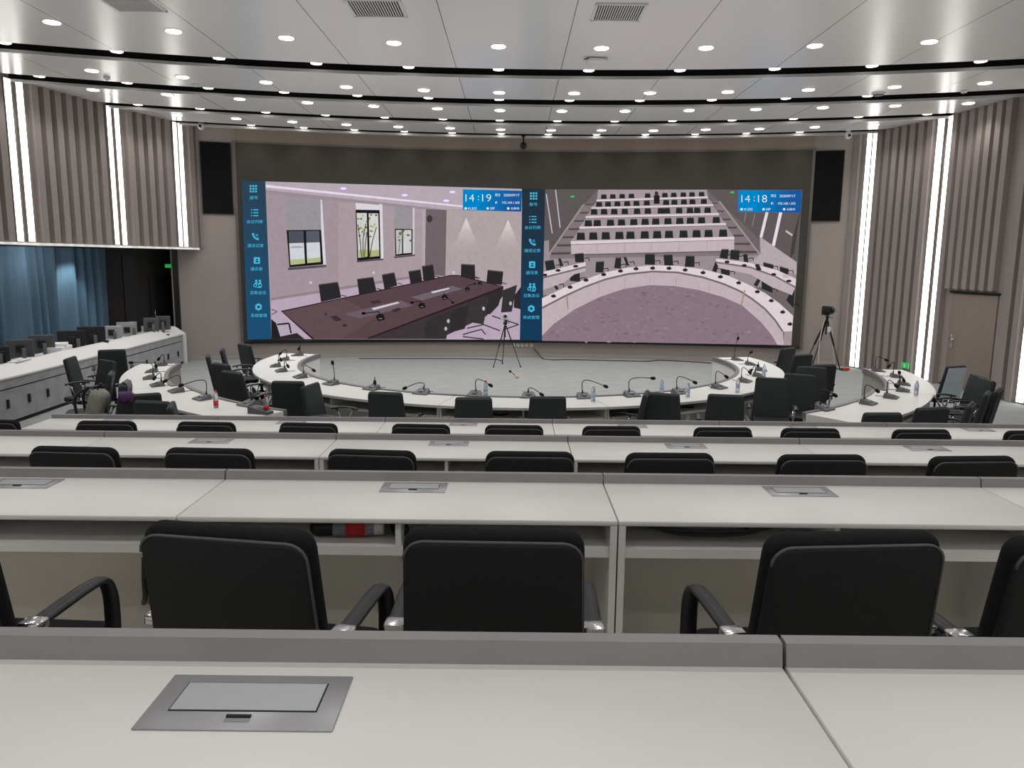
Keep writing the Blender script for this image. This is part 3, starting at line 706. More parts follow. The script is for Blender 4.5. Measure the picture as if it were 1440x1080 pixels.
for top, pan, xs, ya, yb, w, h_ in rowsq:
    P.poly(pan, (166, 152, 156)); P.poly(top, (226, 212, 217)); P.line([top[3], top[2]], 3, (130, 118, 122)); seats(xs, ya, yb, w, h_)
P.poly([(684, 120), (700, 114), (712, 122), (712, 160), (684, 160)], (40, 36, 38)); P.oval(697, 110, 9, 11, (70, 50, 46))
P.poly([(284, 352), (1072, 332), (1071, 386), (286, 404)], (200, 185, 189)); P.poly([(283, 340), (1071, 318), (1072, 334), (284, 356)], (228, 214, 219)); P.line([(284, 356), (1072, 334)], 3, (140, 128, 132))
for x in (410, 542, 672, 806, 940): P.line([(x, 352 - (x - 284) * .025), (x, 398 - (x - 284) * .02)], 2, (160, 146, 150))
P.line([(286, 406), (1071, 388)], 6, (112, 102, 104))
def ch(q): P.poly(q, (44, 46, 47)); P.line([q[0], q[1]], 4, (88, 88, 90))
for q in ([(158, 437), (200, 430), (210, 475), (165, 482)], [(222, 424), (236, 424), (248, 460), (232, 460)], [(302, 402), (345, 398), (348, 442), (305, 442)], [(405, 440), (445, 438), (440, 492), (402, 490)], [(500, 420), (527, 420), (525, 472), (492, 470)], [(537, 416), (552, 418), (566, 460), (552, 458)], [(642, 403), (688, 402), (690, 454), (640, 452)], [(730, 407), (773, 405), (778, 457), (735, 457)], [(838, 411), (880, 412), (880, 464), (833, 464)], [(1010, 380), (1045, 380), (1040, 426), (1000, 420)], [(1055, 382), (1098, 385), (1095, 432), (1050, 426)], [(1115, 402), (1135, 403), (1140, 442), (1118, 440)], [(1212, 442), (1262, 455), (1258, 482), (1212, 470)], [(1290, 462), (1335, 475), (1332, 502), (1292, 492)], [(278, 495), (326, 493), (330, 537), (280, 532)], [(184, 530), (196, 532), (226, 568), (214, 576)], [(980, 440), (1000, 436), (985, 492), (965, 482)], [(1006, 452), (1050, 453), (1050, 506), (1008, 502)], [(1165, 552), (1196, 500), (1206, 512), (1182, 560)], [(1203, 520), (1254, 523), (1256, 590), (1204, 570)], [(1340, 590), (1363, 570), (1358, 664), (1322, 625)]):
    ch(q); P.line([(q[2][0], q[2][1] - 18), (q[2][0] + 22, q[2][1] - 22), (q[2][0] + 24, q[2][1] - 6)], 4, (40, 38, 40))
def desk_arc(top, inn, flo, seam=()):
    P.poly(inn + flo[::-1], (196, 181, 185)); P.poly(top + inn[::-1], (228, 214, 218)); P.line(inn, 8, (122, 112, 116))
    for a in seam: P.line(a, 5, (150, 128, 112))
desk_arc([(150, 488), (355, 440)], [(150, 516), (355, 464)], [(150, 575), (250, 540), (300, 500), (355, 485)])
desk_arc([(984, 424), (1150, 444), (1280, 480), (1370, 522)], [(984, 442), (1150, 466), (1270, 510), (1366, 562)], [(1000, 470), (1150, 500), (1250, 560), (1350, 600)])
for x, y in ((222, 481), (307, 461), (158, 503), (1037, 440), (1120, 457), (1190, 475), (1262, 500), (1335, 532)): P.oval(x, y, 13, 7, (48, 42, 44), 8)
P.poly([(1170, 452), (1190, 450), (1200, 470), (1180, 476)], (50, 44, 48)); P.poly([(1300, 500), (1330, 500), (1345, 516), (1310, 516)], (206, 190, 190))
floor_e = [(145, 795), (200, 740), (300, 670), (420, 610), (540, 570), (660, 552), (780, 556), (900, 575), (1020, 610), (1110, 650), (1200, 730), (1250, 790), (1280, 840)]
P.poly(floor_e + [(145, 820)], (142, 122, 133))
for k in range(240):
    x = random.uniform(150, 1265); y = random.uniform(565, 830); a = (x - 700) / 565; yt = 552 + 245 * a * a
    if y > yt + 10 and y < 822 + (x - 145) * .015: P.oval(x, y, random.uniform(5, 16), random.uniform(3, 7), random.choice(((128, 108, 119), (154, 133, 145), (134, 113, 126), (148, 127, 139))), 7)
top = [(145, 615), (250, 565), (350, 525), (450, 490), (560, 467), (680, 456), (800, 459), (920, 475), (1040, 505), (1130, 545), (1220, 590), (1290, 640), (1356, 700)]
inn = [(145, 662), (260, 602), (350, 561), (450, 524), (560, 498), (680, 486), (800, 491), (920, 514), (1020, 546), (1100, 581), (1160, 620), (1220, 667), (1268, 720), (1305, 775)]
P.poly(inn + [(1312, 842), (1280, 840)] + floor_e[::-1][1:], (198, 183, 187)); P.poly(top + [(1350, 775)] + inn[::-1], (230, 216, 220)); P.line(inn, 9, (120, 110, 114))
P.poly([(1312, 775), (1350, 775), (1346, 842), (1310, 842)], (170, 154, 160))
for a in ([(264, 602), (270, 668)], [(1122, 576), (1105, 650)]): P.line(a, 7, (168, 146, 126))
for x in (420, 545, 665, 790, 950): P.line([(x, 498 + abs(x - 720) * .09), (x, 560 + abs(x - 700) * .12)], 2, (166, 150, 154))
for x, y in ((200, 605), (280, 562), (357, 528), (442, 501), (523, 484), (598, 473), (678, 470), (757, 471), (835, 479), (921, 492), (1005, 512), (1093, 541), (1183, 584), (1250, 627), (1305, 682), (1340, 740)):
    P.oval(x, y, 13, 8, (50, 44, 47), 8); P.line([(x, y), (x + 3, y - 13)], 3, (40, 36, 38))
P.build('video_picture', label='picture of this same hall with its desk rows and ring table')

# --- menu bars with icons and lettering, clock panels
def sidebar(ox, bar, pos, tpos, c0, c1):
    P = Pic(ox); P.lay = 300
    (ax, ay), (bx, by), (cx_, cy_), (dx, dy) = bar; n = 8
    for k in range(n):
        t0, t1 = k / n, (k + 1) / n
        q = [(ax + (dx - ax) * t0, ay + (dy - ay) * t0), (bx + (cx_ - bx) * t0, by + (cy_ - by) * t0), (bx + (cx_ - bx) * t1, by + (cy_ - by) * t1), (ax + (dx - ax) * t1, ay + (dy - ay) * t1)]
        P.poly(q, tuple(c0[i] + (c1[i] - c0[i]) * (k + .5) / n for i in range(3)))
    bar_o = P.build('menu_bar')
    P = Pic(ox); P.lay = 330; cy = (74, 190, 228); dk = (22, 70, 105)
    (x, y) = pos[0]
    for i in (-1, 0, 1):
        for j in (-1, 0, 1): P.rect(x + i * 13 - 4.5, y + j * 13 - 4.5, x + i * 13 + 4.5, y + j * 13 + 4.5, cy)
    (x, y) = pos[1]
    for j in (-1, 0, 1): P.rect(x - 18, y + j * 14 - 2.5, x - 12, y + j * 14 + 2.5, cy); P.rect(x - 7, y + j * 14 - 2.5, x + 17, y + j * 14 + 2.5, cy)
    (x, y) = pos[2]
    P.line([(x - 12, y - 12), (x - 9, y - 2), (x - 1, y + 8), (x + 9, y + 12)], 8, cy); P.oval(x - 11, y - 11, 6, 6, cy); P.oval(x + 11, y + 11, 6, 6, cy)
    for j in (-10, -3): P.line([(x + 1, y + j), (x + 13, y + j)], 3, cy)
    (x, y) = pos[3]
    P.poly([(x - 15, y - 12), (x - 12, y - 15), (x + 12, y - 15), (x + 15, y - 12), (x + 15, y + 14), (x + 12, y + 17), (x - 12, y + 17), (x - 15, y + 14)], cy); P.oval(x + 1, y - 3, 4.5, 4.5, dk); P.poly([(x - 7, y + 10), (x - 5, y + 3), (x + 7, y + 3), (x + 9, y + 10)], dk)
    (x, y) = pos[4]
    for i in (-9, 9): P.oval(x + i, y - 14, 6, 6, cy); P.poly([(x + i - 8, y + 2), (x + i - 5, y - 7), (x + i + 5, y - 7), (x + i + 8, y + 2)], cy)
    for i in (-14, 10): P.oval(x + i, y + 8, 9, 9, cy); P.oval(x + i, y + 8, 5, 5, dk)
    P.line([(x - 6, y + 18), (x + 16, y + 18)], 4, cy)
    (x, y) = pos[5]
    P.poly([(x + 18 * cos(rad(60 * k + 30)), y + 18 * sin(rad(60 * k + 30))) for k in range(6)], cy); P.oval(x, y, 7, 7, dk)
    P.build('menu_icons', bar_o)
    P = Pic(ox); P.lay = 350
    for (x, y), t in zip(tpos, ('拨号', '会议列表', '通话记录', '通讯录', '召集会议', '系统管理')): P.text(t, x, y, 17, cy, 19.5 * len(t))
    P.build('menu_lettering', bar_o)
sidebar(330, ((32, 45), (148, 52), (178, 812), (62, 815)), ((90, 87), (97, 203), (100, 318), (107, 432), (113, 545), (115, 657)), ((92, 130), (97, 246), (100, 361), (105, 474), (113, 588), (117, 698)), (48, 70, 90), (30, 82, 120))
sidebar(720, ((50, 85), (160, 90), (145, 820), (38, 815)), ((104, 122), (101, 235), (98, 345), (97, 452), (97, 562), (93, 665)), ((103, 162), (100, 274), (98, 385), (96, 492), (94, 602), (93, 707)), (40, 52, 64), (24, 62, 96))
def clock(ox, q, tm, ip, xs):
    P = Pic(ox); P.lay = 300
    (ax, ay), (bx, by), (cx_, cy_), (dx, dy) = q; n = 10; c0, c1 = (0, 140, 208), (26, 92, 164)
    for k in range(n):
        t0, t1 = k / n, (k + 1) / n; f = max(0, min(1, (k - 2) / 6))
        P.poly([(ax + (bx - ax) * t0, ay + (by - ay) * t0), (ax + (bx - ax) * t1, ay + (by - ay) * t1), (dx + (cx_ - dx) * t1, dy + (cy_ - dy) * t1), (dx + (cx_ - dx) * t0, dy + (cy_ - dy) * t0)], tuple(c0[i] + (c1[i] - c0[i]) * f for i in range(3)))
    pn = P.build('clock_panel')
    P = Pic(ox); P.lay = 330; W = (236, 246, 252); x0, y0 = xs
    P.text(tm[0], x0 + 34, y0 + 41, 35, W, 41, -0.014); P.text(':', x0 + 75, y0 + 42, 20, W, None, -0.01); P.text(tm[1], x0 + 115, y0 + 41, 35, W, 43, -0.014)
    P.text('周五', x0 + 168, y0 + 27, 13, W, 26); P.text('2020/07/17', x0 + 235, y0 + 28, 12, W, 76)
    P.text('IP:', x0 + 162, y0 + 64, 11, W, 12); P.text(ip, x0 + 232, y0 + 64, 11, W, 84)
    for dx_, t, w in ((14, 'H.323', 40), (120, 'SIP', 22), (219, '云服务', 42)):
        P.oval(x0 + dx_, y0 + 92, 6, 6, W); P.text(t, x0 + dx_ + 12 + w / 2, y0 + 92, 11, W, w)
    P.build('clock_lettering', pn)
clock(330, ((1100, 90), (1385, 97), (1382, 198), (1100, 190)), ('14', '19'), '192.168.1.205', (1100, 90))
clock(720, ((1092, 95), (1398, 95), (1392, 203), (1090, 198)), ('14', '18'), '192.168.1.202', (1093, 94))

# wall sockets under the video wall
for k, x in enumerate((722.0, 728.4, 734.5, 740.6, 747.4)):
    p = pcyl(x, 485, RW - 0.004)
    o = thing('wall_socket', 'small square white wall socket under the video wall, %s of five from the tripod side' % ORD[k], 'socket', (p.x, p.y, p.z), 0, 'wall sockets under the video wall')
    MB().box((0, -0.012, 0), (0.078, 0.02, 0.085), bev=0.004).build('plate', M['whitepaint'], o); MB().box((0, -0.024, 0), (0.034, 0.006, 0.03)).build('insert', M['monitors'], o)

# ------------------------------------------------------------------ tiered desk rows
RN = ['nearest the viewer', 'second from viewer', 'third from viewer', 'beside ring table']
def mk_desk():
    t = thing('desk_unit', 'x', 'desk')
    W = 1.594; D = 0.514
    MB().box((0, -D / 2 - 0.012, -0.0095), (W, D - 0.024, 0.019), bev=0.0015, seg=1).build('desktop', M['laminate'], t)
    m = MB(); ol = [(-0.026, 0.036), (0.0, 0.037), (0.0, -0.075), (-0.018, -0.075), (-0.018, 0.0), (-0.034, 0.0)]
    for s in (0,):
        vs = [(-W / 2, y, z) for y, z in ol] + [(W / 2, y, z) for y, z in ol]; n = len(ol)
        m.add(vs, [tuple(range(n)), tuple(range(n, 2 * n))[::-1]] + [(k, (k + 1) % n, n + (k + 1) % n, n + k) for k in range(n)])
    m.build('lip', M['lip'], t)
    MB().box((0, -0.03, -0.3825), (W - 0.002, 0.02, 0.72)).build('modesty_panel', M['under'], t)
    for s in (-1, 1): MB().box((s * (W / 2 - 0.0125), -D / 2 - 0.02, -0.3815), (0.025, D - 0.04, 0.725)).build('side_panel', M['laminate'], t)
    MB().box((0, -D / 2 - 0.03, -0.128), (W - 0.05, D - 0.09, 0.034)).build('shelf', M['laminate'], t)
    MB().box((0, -D / 2 - 0.03, -0.065), (0.02, D - 0.09, 0.09)).build('divider', M['laminate'], t)
    freeze(t); return t
desk0 = mk_desk(); used = 0
deskspec = [(0, (-0.37, 1.23)), (1, (-2.01, -0.41, 1.19, 2.79)), (2, (-3.61, -2.01, -0.41, 1.19, 2.79, 4.39)), (3, (-3.61, -2.01, -0.41, 1.19, 2.79, 4.39))]
for r, xs in deskspec:
    for k, x in enumerate(xs):
        lb = 'white two-seat desk unit, %s from the left in the desk row %s' % (ORD[k], RN[r])
        loc = (x, YL[r], Z1[r])
        if not used: desk0.location = loc; desk0['label'] = lb; desk0['group'] = 'desk units in the tiered rows'; used = 1
        else: dup(desk0, loc, 0, lb, 'desk units in the tiered rows')
def mk_box():
    t = thing('power_socket_box', 'x', 'power box')
    MB().box((0, 0, 0.0015), (0.268, 0.136, 0.003), bev=0.001, seg=1).build('frame', M['silver'], t)
    m = MB(); m.box((0, 0.009, 0.0028), (0.206, 0.072, 0.002)); m.build('gap', M['dark'], t)
    MB().box((0, 0.009, 0.0035), (0.202, 0.068, 0.002)).build('lid', M['silver2'], t)
    l = MB().box((0, -0.045, 0.0034), (0.034, 0.014, 0.002)).build('latch', M['chrome'], t)
    MB().box((0, -0.040, 0.005), (0.034, 0.004, 0.0025)).build('latch_shadow_gap', M['dark'], l)
    freeze(t); return t
box0 = mk_box(); used = 0
bspec = [(0, [(350, 988)]), (1, [(20, 686), (582, 686.5), (1125, 692)]), (2, [(297, 620.5), (632, 622.5), (963, 626), (1299, 629)]), (3, [(165, 591), (409, 594.7), (652, 595.7), (890, 600), (1128, 600.5), (1375, 604.5)])]
for r, pts in bspec:
    for k, (x, y) in enumerate(pts):
        p = pz(x, y, Z1[r]); yy = YL[r] - (0.14 if r == 0 else 0.125)
        if r == 0: yy = p.y
        lb = ('large silver power box flush in the white desktop nearest the viewer' if r == 0 else 'flush silver power box, %s from the left in the desk row %s' % (ORD[k], RN[r]))
        loc = (p.x, yy, Z1[r])
        if not used: box0.location = loc; box0['label'] = lb; box0['group'] = 'power boxes in the desks'; used = 1
        else: dup(box0, loc, 0, lb, 'power boxes in the desks')

# ------------------------------------------------------------------ chairs
XZ = Matrix(((1, 0, 0, 0), (0, 0, -1, 0), (0, 1, 0, 0), (0, 0, 0, 1)))     # outline xy -> world xz, pad thickness along -y
def mk_row_chair():
    t = thing('conference_chair', 'x', 'chair')
    tilt = Matrix.Translation((0, -0.19, 0.44)) @ Matrix.Rotation(rad(9), 4, 'X')
    MB().pillow(rrect(0.49, 0.47, 0, 0.47, 0.05, rb=0.05), 0.08, 0.034, xf=Matrix.Translation((0, -0.20 + 0.235 - 0.235, 0.455)) @ Matrix.Translation((0, 0.0, 0))).build('seat', M['fabric'], t)
    MB().pillow(rrect(0.49, 0.46, 0.0, 0.575, 0.05, rb=0.03), 0.062, 0.028, crown=0.008, xf=tilt @ XZ).build('backrest', M['fabric'], t)
    MB().pillow(rrect(0.478, 0.445, 0.0, 0.557, 0.05, rb=0.03), 0.026, 0.010, crown=-0.003, xf=tilt @ Matrix.Translation((0, -0.032, 0)) @ XZ).build('back_panel', M['leather'], t)
    ol = rrect(0.480, 0.447, 0.01, 0.558, 0.05, rb=0.03)
    MB().tube([tilt @ Vector((x, -0.040, y)) for x, y in ol[5:18]], 0.004, 6).build('piping', M['piping'], t)
    for s in (-1, 1):
        x = s * 0.265
        path = smooth_path([(x, -0.20, 0.700), (x, -0.06, 0.703), (x, 0.06, 0.702), (x, 0.125, 0.688), (x, 0.155, 0.63), (x, 0.158, 0.53), (x, 0.15, 0.43)], 5)
        a = MB().tube(path, 0.02, 10, flat=(0.027, 0.012)).build('armrest', M['arm'], t)
        MB().box((x, -0.195, 0.701), (0.060, 0.05, 0.030), bev=0.006).build('chrome_end', M['chrome'], a)
        MB().tube([(x, -0.20, 0.698), (s * 0.24, -0.24, 0.61)], 0.011).build('bracket', M['chrome'], a)
        MB().tube(smooth_path([(s * 0.23, 0.20, 0.43), (s * 0.235, 0.24, 0.40), (s * 0.235, 0.24, 0.06), (s * 0.235, 0.20, 0.014), (s * 0.235, -0.22, 0.014)], 4), 0.0125, 8).build('leg', M['chrome'], t)
    m = MB(); m.tube([(-0.235, -0.22, 0.014), (0.235, -0.22, 0.014)], 0.0125); m.tube([(-0.23, 0.18, 0.405), (0.23, 0.18, 0.405)], 0.0125); m.tube([(-0.2, -0.15, 0.405), (0.2, -0.15, 0.405)], 0.0125)
    m.build('cross_bar', M['chrome'], t)
    freeze(t); return t
def put(proto, state, loc, rz, label, group):
    if not state: proto.location = loc; proto.rotation_euler.z = rz; proto['label'] = label; proto['group'] = group; state.append(1); return proto
    return dup(proto, loc, rz, label, group)
rc = mk_row_chair(); st = []
chairs = [(1, 1.93, [(-104, -3, 0.0), (343, -9, 0), (696, -1, 0), (1178, 5, 0), (1500, 6, 0.0)], 742),
          (2, 3.93, [(117, -3, 0), (303, -2, 0), (528, -4, 0), (745, 0, 0), (938, 1, 0), (1148, 2, 0), (1356, 4, 0)], 627),
          (3, 5.98, [(-5, 0, 0), (157, 0, 0), (296, -2, 0), (438, -3, 0), (594, -2, 0), (723, 0, 0), (858, 2, 0), (1013, 2, 0), (1135, 1, 0), (1289, 3, 0), (1444, 4, 0)], 595)]
grp = 'black chairs at the tiered desk rows'
for r, Y, L, ytop in chairs:
    for k, (x, dg, dy) in enumerate(L):
        p = pY(x, ytop, Y)
        a = rad(dg); back = 0.20
        put(rc, st, (p.x - sin(a) * back, Y + cos(a) * back + dy, TZ[r]), a, 'black upholstered chair at the desk row %s, %s from the left' % (RN[r], ORD[k]), grp)

def mk_task_chair():
    t = thing('swivel_chair', 'x', 'chair')
    tilt = Matrix.Translation((0, -0.19, 0.43)) @ Matrix.Rotation(rad(11), 4, 'X')
    MB().pillow(rrect(0.47, 0.46, -0.23, 0.25, 0.06), 0.07, 0.03, xf=Matrix.Translation((0, 0, 0.46))).build('seat', M['leather'], t)
    MB().pillow(rrect(0.46, 0.40, 0.0, 0.56, 0.035, rb=0.03), 0.05, 0.022, crown=0.008, xf=tilt @ XZ).build('backrest', M['mesh'], t)
    MB().pillow(rrect(0.455, 0.39, 0.0, 0.55, 0.035, rb=0.03), 0.016, 0.006, xf=tilt @ Matrix.Translation((0, -0.03, 0)) @ XZ).build('back_shell', M['mesh'], t)
    for s in (-1, 1):
        x = s * 0.275
        pad = smooth_path([(x, -0.16, 0.645), (x, -0.02, 0.668), (x, 0.12, 0.662), (x, 0.17, 0.645)], 4)
        a = MB().tube(pad, 0.02, 10, flat=(0.028, 0.013)).build('armrest', M['arm'], t)
        m = MB(); m.tube([(x, -0.10, 0.65), (s * 0.25, 0.0, 0.44)], 0.011); m.tube([(x, 0.12, 0.65), (s * 0.25, 0.02, 0.44)], 0.011); m.tube([(s * 0.25, 0.01, 0.435), (s * 0.1, 0.01, 0.42)], 0.012)
        m.build('arm_support', M['chrome'], a)
    m = MB(); m.tube([(0, 0, 0.09), (0, 0, 0.26)], 0.026); m.tube([(0, 0, 0.26), (0, 0, 0.41)], 0.017); m.box((0, 0, 0.415), (0.22, 0.2, 0.03), bev=0.006); m.build('column', M['darkmetal'], t)
    m = MB()
    for k in range(5):
        a = 2 * pi * k / 5 + 0.3; m.tube([(0.02 * cos(a), 0.02 * sin(a), 0.115), (0.29 * cos(a), 0.29 * sin(a), 0.075)], [0.022, 0.014], 8)
    b = m.build('star_base', M['chrome'], t)
    for k in range(5):
        a = 2 * pi * k / 5 + 0.3
        MB().tube([(0.29 * cos(a) - 0.022 * sin(a), 0.29 * sin(a) + 0.022 * cos(a), 0.03), (0.29 * cos(a) + 0.022 * sin(a), 0.29 * sin(a) - 0.022 * cos(a), 0.03)], 0.03, 12).build('caster', M['plastic'], b)
    freeze(t); return t
tc_ = mk_task_chair(); st2 = []
# (pixel of the top middle of the backrest, facing angle, label)
ring = [
 (346, 484, 48, 'black swivel chair behind the ring table end below the meeting-room picture', .972),
 (313, 491, 18, 'edge-on black swivel chair leaning toward the taupe wall, between two others', .972),
 (293, 500, 21, 'edge-on black swivel chair standing furthest out between ring table and bottle side table', .972),
 (316, 515.5, 52, 'black swivel chair mostly hidden behind the broad-backed one beside the ring table end', .93),
 (326, 521, 58, 'broad black swivel chair with its back turned, just above the first red-labelled bottle', .99),
 (405, 536.5, 88, 'black swivel chair facing the ring table, right behind the bottle side table end', .972),
 (437, 541, -12, 'black swivel chair turned sideways, armrests before the open ring table shelf', .972),
 (542, 552, 80, 'black swivel chair at the ring table, hiding the short upright microphone base', .972),
 (666, 559.5, 92, 'black swivel chair at the ring table, before the red-capped bottle', .972),
 (770, 557.5, 93, 'black swivel chair at the ring table middle, on the door side of the red-capped bottle', .972),
 (900, 549, 165, 'edge-on black swivel chair at the ring table, one armrest showing', .972),
 (931, 553.5, 72, 'black swivel chair with slanted top, next to the edge-on one at the ring table', .972),
 (1021, 555.5, 80, 'black swivel chair at the ring table, beside the door side table end panel', .972),
 (1075, 530.5, -105, 'black swivel chair turned round, its seat toward the viewer by the side table end', .972),
 (1125, 527, -118, 'pale-edged black swivel chair, front one of the cluster between ring and door side table', .972),
 (1141, 516.5, -112, 'black swivel chair with an armrest right above the side table end microphone', .972),
 (1118, 498.5, 115, 'black swivel chair at the rounded ring table end, before the large tripod leg', .972),
 (1108, 489.5, 125, 'black swivel chair furthest back, top just below the video wall corner', .972),
 (1158, 513, 100, 'low black swivel chair directly in front of the large tripod', .972),
 (99, 503, 11, 'black swivel chair leaning back, closest to the control desk handles', .972),
 (150, 507, 236, 'black swivel chair in the middle of the group before the control desk', .972),
 (157, 492, 117, 'black swivel chair standing against the stone front of the control desk', .972),
 (159, 524, 202, 'edge-on black swivel chair just above the backpack', .972),
 (192, 537, 196, 'black swivel chair holding the backpack, grey cloth over its back', .972),
 (219, 552, 118, 'black swivel chair carrying the purple cloth', .972),
 (219, 564, 84, 'black swivel chair in front of the one with the purple cloth', .972),
 (270, 564, 20, 'narrow edge-on chair back beside the first red-labelled bottle', .972),
 (1342, 515, 112, 'black swivel chair with a pale blue sheet on its back', .972),
 (1363, 528, 175, 'black swivel chair right next to the one with the pale blue sheet', .972),
 (1386, 538, 175, 'third black swivel chair along the door side table, counted from the pale sheet', .93),
 (1404, 541, 140, 'black swivel chair furthest out toward the wall at the door side table', 1.03),
 (1388, 551, 143, 'edge-on black swivel chair in front of the outermost one near the door', .985),
 (1365, 568, 143, 'lowest-topped edge-on black swivel chair near the door', .972),
 (1307, 573, 104, 'broad black swivel chair back at the near edge of the door side table', .972),
 (1241, 581, 94, 'black swivel chair back just showing above the desk row under the door side table', .972),
]
grp2 = 'black swivel chairs around the ring and side tables'; RCH = {}
TABS = (((0.10, 13.1), 3.60, 4.33, 170, 372), ((0.05, 13.1), 5.4, 6.05, 188, 241), ((0.28, 13.05), 5.4, 6.12, 304, 355))
for x, y, yaw, lb, zz in ring:
    top = pz(x, y, zz); a = rad(yaw - 90); back = 0.29
    q = Vector((top.x - sin(a) * back, top.y + cos(a) * back, 0))
    for c, r0, r1, a0, a1 in TABS:                     # keep seats clear of the table edges
        dx, dy = q.x - c[0], q.y - c[1]; r = hypot(dx, dy); an = math.degrees(atan2(dy, dx)) % 360
        if (-sin(a) * dx + cos(a) * dy) > 0 and (a0 < an < a1 or a0 < an + 360 < a1) and r1 < r < r1 + 0.43: q.x = c[0] + dx / r * (r1 + 0.43); q.y = c[1] + dy / r * (r1 + 0.43)
        elif (a0 < an < a1 or a0 < an + 360 < a1) and r1 - 0.1 < r < r1 + 0.23: q.x = c[0] + dx / r * (r1 + 0.23); q.y = c[1] + dy / r * (r1 + 0.23)
    RCH[(x, y)] = put(tc_, st2, q, a, lb, grp2)
# ------------------------------------------------------------------ ring table and side tables
def table_section(c, r0, r1, a0, a1, label, group, ends=(0, 0), fm='laminate'):
    am = (a0 + a1) / 2; g = 0.06
    t = thing('curved_table_section', label, 'table', (c[0] + (r0 + r1) / 2 * cos(rad(am)), c[1] + (r0 + r1) / 2 * sin(rad(am)), 0), 0, group)
    o = (c[0] - t.location.x, c[1] - t.location.y)
    A0, A1 = a0 + g, a1 - g
    MB().sector(o, r0 + 0.055, r1, A0, A1, 0.72, 0.75).build('tabletop', M['laminate'], t)
    MB().sector(o, r1 - 0.002, r1 + 0.002, A0, A1, 0.72, 0.75).build('edge_band', M['edge'], t)
    MB().sector(o, r0, r0 + 0.055, A0, A1, 0.69, 0.763).build('lip', M['lip2'], t)
    MB().sector(o, r0 + 0.02, r0 + 0.045, A0, A1, 0.0, 0.69).build('front_panel', M[fm], t)
    MB().sector(o, r0 + 0.06, r1 - 0.10, A0 + 0.3, A1 - 0.3, 0.575, 0.605).build('shelf', M['laminate'], t)
    for a, e in ((A0, ends[0]), (A1, ends[1])):
        s = 1 if a == A0 else -1; q = 0.30
        p = MB().sector(o, r0 + 0.055, r1 - (0.02 if e else 0.06), a, a + s * q, 0.0, 0.72, 2).build('side_panel', M['laminate'], t)
        if e:
            R = r0 + 0.30; x, y = o[0] + R * cos(rad(a)), o[1] + R * sin(rad(a))
            MB().box((x, y, 0.66), (0.03, 0.012, 0.05), rad(a)).build('cable_plate', M['darkmetal'], p)
    R = (r0 + r1) / 2
    MB().sector(o, r0 + 0.06, r1 - 0.12, am - 0.12, am + 0.12, 0.605, 0.72, 2).build('divider', M['laminate'], t)
    return t
CR = (0.10, 13.1)
nm = ['at its end below the meeting-room picture', 'behind the table with the red-labelled bottles', 'in the middle of the side facing the desk rows', 'with several water bottles on it', 'at its rounded end toward the large tripod']
bd = [170, 213, 257, 284, 328, 372]
for k in range(5):
    table_section(CR, 3.60, 4.33, bd[k], bd[k + 1], 'white curved ring table section ' + nm[k], 'sections of the ring table')
CLT, CRT = (0.05, 13.1), (0.28, 13.05)
table_section(CLT, 5.45, 6.07, 188.5, 214, 'white curved side table section furthest along the control desk', 'sections of the side tables', fm='shadedpanel')
table_section(CLT, 5.30, 6.0, 214, 241, 'white curved side table section carrying two red-labelled bottles', 'sections of the side tables', (0, 1), 'shadedpanel')
table_section(CRT, 5.50, 6.13, 330, 354.5, 'white curved side table section next to the wall light strips and the door', 'sections of the side tables', fm='shadedpanel')
table_section(CRT, 5.36, 6.10, 304.5, 330, 'white curved side table section with a microphone at its end panel, above the desk row', 'sections of the side tables', (1, 0), 'shadedpanel')

